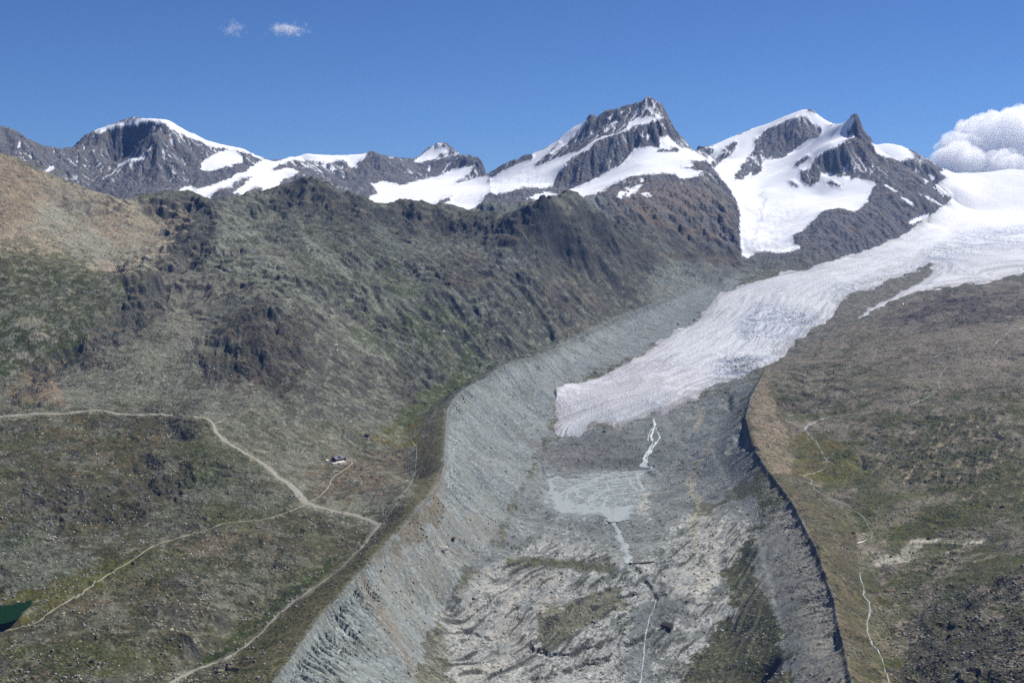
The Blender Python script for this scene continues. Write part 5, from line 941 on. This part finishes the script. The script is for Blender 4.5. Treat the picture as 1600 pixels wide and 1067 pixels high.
# uncountable rubble, one mesh per tint, clustered by patches of ground
def rubble(name, n, seed, mat, field, rmin, rmax):
    rs = np.random.RandomState(seed); ico = [(0,0,1),(.89,0,.45),(.28,.85,.45),(-.72,.53,.45),(-.72,-.53,.45),(.28,-.85,.45),(.72,.53,-.45),(-.28,.85,-.45),(-.89,0,-.45),(-.28,-.85,-.45),(.72,-.53,-.45),(0,0,-1)]
    fc = np.array([(0,1,2),(0,2,3),(0,3,4),(0,4,5),(0,5,1),(1,6,2),(2,7,3),(3,8,4),(4,9,5),(5,10,1),(2,6,7),(3,7,8),(4,8,9),(5,9,10),(1,10,6)]); ico = np.array(ico)
    w = (field*Yg**1.0).ravel().astype(np.float64); w /= w.sum(); c = np.cumsum(w); ii = np.searchsorted(c, rs.rand(n)); ii = np.clip(ii, 0, w.size-1)
    x = Xg.ravel()[ii]*(1+rs.uniform(-.0004, .0004, n)); y = Yg.ravel()[ii]*(1+rs.uniform(-.0007, .0007, n)); z = ground(x, y)
    r = rmin+(rmax-rmin)*rs.rand(n)**3
    V = ico[None]*(1+rs.uniform(-.3, .3, (n, 12, 1)))*r[:, None, None]*rs.uniform(.6, 1.3, (n, 1, 3)); th = rs.rand(n)*6.28; c_, s_ = np.cos(th)[:, None], np.sin(th)[:, None]
    Vx = V[..., 0]*c_-V[..., 1]*s_; Vy = V[..., 0]*s_+V[..., 1]*c_
    co = np.stack([Vx+x[:, None], Vy+y[:, None], V[..., 2]*.8+z[:, None]+r[:, None]*.15], -1).reshape(-1, 3)
    q = (fc[None]+np.arange(n)[:, None, None]*12).reshape(-1, 3)
    return link(name, np_mesh(name, co, q, n=3), mat, kind='stuff', label={'p': 'pale stones strewn over the moraine and slopes', 'd': 'dark rubble on the crags and slopes'}.get(name[0]), cat='rubble')
view_ok = (PX > -120) & (PX < 1720) & (Yg < 7000) & (plain < .2) & (glac < .1)
base_f = view_ok*(.12+wallL*.35+heath*.4+RB*.3+VF*.2+cragm*.3)
lump = np.clip(fbm(Xg, Yg, 90, 3, 301)*2.2+.25, 0, 1)**2
rubble('pale_rubble', 15000, 5, M_b['pale'], base_f*lump*(1-OUT*.8)+1e-9, .5, 2.6)
rubble('dark_rubble', 22000, 6, M_b['dark'], view_ok*(.1+cragm)*np.clip(fbm(Xg, Yg, 70, 3, 302)*2.2+.2, 0, 1)**2+1e-9, .5, 3.0)
rubble('grey_rubble', 22000, 7, M_b['grey'], base_f*np.clip(fbm(Xg, Yg, 50, 3, 303)*2.2+.2, 0, 1)**2+1e-9, .6, 3.4)

# ------------------------------------------------------------------ mountain hut
def prism(bm, pts, x0, x1):
    a = [bm.verts.new((x0, p[0], p[1])) for p in pts]; b = [bm.verts.new((x1, p[0], p[1])) for p in pts]
    bm.faces.new(a[::-1]); bm.faces.new(b)
    for k in range(len(pts)): bm.faces.new((a[k], a[(k+1) % len(pts)], b[(k+1) % len(pts)], b[k]))
def box(bm, x0, x1, y0, y1, z0, z1):
    vs = [bm.verts.new((x, y, z)) for x in (x0, x1) for y in (y0, y1) for z in (z0, z1)]
    for f in ((0,1,3,2),(4,6,7,5),(0,4,5,1),(2,3,7,6),(0,2,6,4),(1,5,7,3)): bm.faces.new([vs[i] for i in f])
def bmobj(name, fn, mat, parent, kind=None, **kw):
    bm = bmesh.new(); fn(bm); bmesh.ops.recalc_face_normals(bm, faces=bm.faces[:]); me = bpy.data.meshes.new(name); bm.to_mesh(me); bm.free()
    return link(name, me, mat, parent, kind, **kw)
M_wood = plain_mat('dark_timber', (58,42,34), .9, .8, .2, 2); M_stone = plain_mat('white_plaster', (226,222,212), .9, .95, .08, 1); M_roof = plain_mat('slate_roof', (96,98,108), .6, .8, .1, 1.5); M_glass = plain_mat('window_glass', (50,60,75), .1, .8, .05, 1); M_deck = plain_mat('terrace_paving', (205,198,182), .9, .9, .1, 1); M_red = plain_mat('red_shutter', (130,50,40), .8, .8, .1, 1)
hh = hit(528, 721); hut = link('mountain_hut', None, label='dark timber mountain hut with slate gable roof on the knoll above the road', cat='hut')
hut.location = (hh[0], hh[1], hh[2]+.8); hut.rotation_euler = (0, 0, rad(52)); hut.scale = (1.45, 1.45, 1.45)
bmobj('foundation', lambda bm: box(bm, -11, 11, -6, 6, -4, 1.6), M_stone, hut)
bmobj('wall', lambda bm: prism(bm, [(-5.7, 1.6), (5.7, 1.6), (5.7, 6.2), (0, 10.4), (-5.7, 6.2)], -10.7, 10.7), M_wood, hut)
rf = bmobj('roof', lambda bm: (prism(bm, [(-6.9, 5.35), (0, 10.45), (0, 10.95), (-6.9, 5.85)], -11.8, 11.8), prism(bm, [(0.003, 10.45), (6.9, 5.35), (6.9, 5.85), (0.003, 10.95)], -11.8, 11.8)), M_roof, hut)
bmobj('chimney', lambda bm: box(bm, 3, 4.2, 1.2, 2.4, 8.5, 12.2), M_stone, rf)
bmobj('dormer', lambda bm: prism(bm, [(-5.4, 7.0), (-1.5, 9.8), (-5.4, 9.4)], -2.2, 2.2), M_wood, rf)
for zz in (2.6, 4.6):
    for k in range(6):
        x_ = -8.8+k*3.4; w_ = bmobj('window', lambda bm: box(bm, x_-.6, x_+.6, -5.78, -5.703, zz, zz+1.2), M_glass, hut)
        bmobj('frame', lambda bm: (box(bm, x_-.75, x_-.62, -5.84, -5.705, zz-.1, zz+1.3), box(bm, x_+.62, x_+.75, -5.84, -5.705, zz-.1, zz+1.3)), M_stone, w_)
bmobj('door', lambda bm: box(bm, 9.3, 10.3, -5.8, -5.704, 1.65, 3.7), M_red, hut)
bmobj('porch', lambda bm: (box(bm, 11.02, 17, -4, 4, -3, 4.2), prism(bm, [(-4.6, 4.21), (4.6, 4.21), (0, 6.2)], 11.85, 17.4)), M_wood, hut)
bmobj('terrace', lambda bm: (box(bm, -24, -11.02, -12, 12, -7, .6), box(bm, -11, 9, -15, -6.02, -7, .6), box(bm, -24.3, -24.02, -12, 12, -7, 1.7)), M_deck, hut)
tb = link('sunshade', None, label='white sunshade on the ground left of the hut terrace', cat='parasol'); hz_ = rad(12)
tb.location = (hut.location.x-27, hut.location.y-24, float(ground(hut.location.x-27, hut.location.y-24))); tb.scale = (1.5, 1.5, 1.5)
def cone(bm): bmesh.ops.create_cone(bm, cap_ends=True, segments=10, radius1=3.2, radius2=.1, depth=1.3, matrix=__import__('mathutils').Matrix.Translation((0, 0, 3.6)))
bmobj('canopy', cone, M_stone, tb); bmobj('pole', lambda bm: bmesh.ops.create_cone(bm, cap_ends=True, segments=8, radius1=.12, radius2=.12, depth=3.4, matrix=__import__('mathutils').Matrix.Translation((0, 0, 1.6))), M_wood, tb)
# low stone wall on the left of the hut
a_ = hit(508, 724); b_ = hit(516, 722)
def lowwall(bm):
    for k in range(8):
        t0, t1 = k/8, (k+1)/8; x0, x1 = a_[0]+(b_[0]-a_[0])*t0, a_[0]+(b_[0]-a_[0])*t1; y0 = a_[1]+(b_[1]-a_[1])*(t0+t1)/2; z0 = float(ground((x0+x1)/2, y0)); box(bm, x0+.002, x1-.002, y0-.5, y0+.5, z0-2, z0+1.5+.05*(k % 2))
bmobj('stone_wall', lowwall, M_stone, None, label='short pale dry-stone wall left of the mountain hut', cat='wall')
# water intake
i0, i1 = hit(984, 881), hit(1023, 878)
wr = link('water_intake', None, label='low concrete weir across the river at the head of the gorge', cat='weir'); wr.location = i0
dx, dy = i1[0]-i0[0], i1[1]-i0[1]; Lw = math.hypot(dx, dy); wr.rotation_euler = (0, 0, math.atan2(dy, dx)); zlo = min(i0[2], i1[2])-i0[2]
M_conc = plain_mat('brown_concrete', (132,116,100), .9, .85, .15, .5)
bmobj('dam_wall', lambda bm: box(bm, -3, Lw, -1, 1, zlo-6, max(0, i1[2]-i0[2])+2.2), M_conc, wr)
bmobj('walkway', lambda bm: box(bm, -3.5, Lw+.5, -1.5, 1.5, max(0, i1[2]-i0[2])+2.205, max(0, i1[2]-i0[2])+2.6), M_conc, wr)
bmobj('gate_house', lambda bm: (box(bm, 2, 6, -2.5, 2.5, max(0, i1[2]-i0[2])+2.61, max(0, i1[2]-i0[2])+5.4), prism(bm, [(-3, max(0, i1[2]-i0[2])+5.41), (3, max(0, i1[2]-i0[2])+5.41), (0, max(0, i1[2]-i0[2])+6.6)], 1.6, 6.4)), M_stone, wr)

# ------------------------------------------------------------------ air and clouds
def haze():
    me = bpy.data.meshes.new('haze'); bm = bmesh.new(); box(bm, -9000, 9000, -300, 12900, float(Z.min())-60, 1010); bmesh.ops.recalc_face_normals(bm, faces=bm.faces[:]); bm.to_mesh(me); bm.free()
    m = bpy.data.materials.new('clear_mountain_air'); m.use_nodes = True; nt = m.node_tree; nt.nodes.remove(nt.nodes['Principled BSDF'])
    v = N(nt, 'ShaderNodeVolumePrincipled'); v.inputs['Color'].default_value = (.20, .42, 1.0, 1); v.inputs['Density'].default_value = HAZE; v.inputs['Anisotropy'].default_value = .1
    nt.links.new(v.outputs[0], nt.nodes['Material Output'].inputs['Volume']); m.cycles.homogeneous_volume = True
    link('haze', me, m, kind='stuff')
HAZE = 1.2e-5
haze()
from mathutils import noise as mnoise, Vector
def puff_cloud(name, puffs, label, sub_=6, amp=.4):
    bm = bmesh.new()
    for (x, y, z, r, s) in puffs:
        res = bmesh.ops.create_icosphere(bm, subdivisions=sub_, radius=1.0); off = Vector((s*5.3, s*2.1, s))
        for v in res['verts']:
            p = v.co.copy(); n_ = 0; a = 1.0; f = 1.3
            for k in range(7):
                n_ += a*(1-2.1*abs(mnoise.noise(p*f+off))); a *= .55; f *= 2.05
            w = Vector((p.x*r*1.15, p.y*r*.9, p.z*r))*(1+amp*(n_-.9)*.6)
            v.co = w+Vector((x, y, z))
    me = bpy.data.meshes.new(name); bm.to_mesh(me); bm.free()
    o = link(name, me, M_cloud, label=label, cat='cloud')
    md = o.modifiers.new('skin', 'REMESH'); md.mode = 'VOXEL'; md.voxel_size = 11
    dg = bpy.context.evaluated_depsgraph_get(); me2 = bpy.data.meshes.new_from_object(o.evaluated_get(dg)); o.modifiers.clear(); o.data = me2; me2.name = name; me2.shade_smooth()
    return o
M_cloud = bpy.data.materials.new('cloud'); M_cloud.use_nodes = True; nt = M_cloud.node_tree; nt.nodes.remove(nt.nodes['Principled BSDF'])
v = N(nt, 'ShaderNodeVolumePrincipled'); v.inputs['Color'].default_value = (1, 1, 1, 1); v.inputs['Density'].default_value = .008; v.inputs['Anisotropy'].default_value = .33
nt.links.new(v.outputs[0], nt.nodes['Material Output'].inputs['Volume']); M_cloud.cycles.homogeneous_volume = True
def P3(px, py, D): return place(px, py, D)
pf = []
for k, (px, py, r) in enumerate([(1478,252,18),(1492,232,22),(1515,215,25),(1500,255,28),(1545,205,27),(1535,240,34),(1575,200,26),(1600,198,30),(1580,235,38),(1625,215,34),(1640,250,40),(1665,205,30),(1700,230,45),(1745,220,40),(1780,245,40),(1462,262,12),(1470,270,18),(1520,275,30),(1570,275,34),(1620,280,36),(1680,280,40)]):
    x, y, z = P3(px, py, 15500+(285-py)*6+(k % 3)*120); pf.append((x, y, z, r*17000/F, k+1))
puff_cloud('cumulus_cloud', pf, 'big white cumulus cloud rising behind the snowy col at the right edge')
def wisp(name, px, py, w, h, dens, seed, label):
    x, y, z = P3(px, py, 15500); me = bpy.data.meshes.new(name); bm = bmesh.new(); bmesh.ops.create_icosphere(bm, subdivisions=4, radius=1.0)
    bm.to_mesh(me); bm.free(); m = bpy.data.materials.new('thin_cloud'); m.use_nodes = True; nt = m.node_tree; nt.nodes.remove(nt.nodes['Principled BSDF']); L = nt.links.new
    v = N(nt, 'ShaderNodeVolumePrincipled'); v.inputs['Color'].default_value = (1, 1, 1, 1); v.inputs['Anisotropy'].default_value = .3
    tc = N(nt, 'ShaderNodeTexCoord'); n1 = N(nt, 'ShaderNodeTexNoise'); n1.inputs['Scale'].default_value = 2.3; n1.inputs['Detail'].default_value = 4; n1.inputs['Roughness'].default_value = .6
    mp = N(nt, 'ShaderNodeMapping'); mp.inputs['Location'].default_value = (seed, seed*2, 0); mp.inputs['Scale'].default_value = (1.6, 1, .9); L(tc.outputs['Object'], mp.inputs[0]); L(mp.outputs[0], n1.inputs['Vector'])
    ln = N(nt, 'ShaderNodeVectorMath', operation='LENGTH'); L(tc.outputs['Object'], ln.inputs[0])
    r0 = N(nt, 'ShaderNodeMapRange'); L(ln.outputs['Value'], r0.inputs['Value']); r0.inputs['From Min'].default_value = .2; r0.inputs['From Max'].default_value = 1; r0.inputs['To Min'].default_value = .12; r0.inputs['To Max'].default_value = -.2
    ad = N(nt, 'ShaderNodeMath', operation='ADD'); L(n1.outputs['Fac'], ad.inputs[0]); L(r0.outputs[0], ad.inputs[1])
    r1 = N(nt, 'ShaderNodeMapRange'); L(ad.outputs[0], r1.inputs['Value']); r1.inputs['From Min'].default_value = .5; r1.inputs['From Max'].default_value = .72; r1.inputs['To Max'].default_value = dens
    L(r1.outputs[0], v.inputs['Density']); L(v.outputs[0], nt.nodes['Material Output'].inputs['Volume'])
    o = link(name, me, m, label=label, cat='cloud'); k = 15500/F; o.location = (x, y, z); o.scale = (w*k/2, 160, h*k/2)
wisp('wispy_cloud', 452, 47, 92, 36, .012, 3.1, 'small thin white cloud high in the blue sky, brighter of two')
wisp('wispy_cloud', 365, 46, 70, 44, .0035, 7.7, 'faint wisp of cloud left of the small bright one')
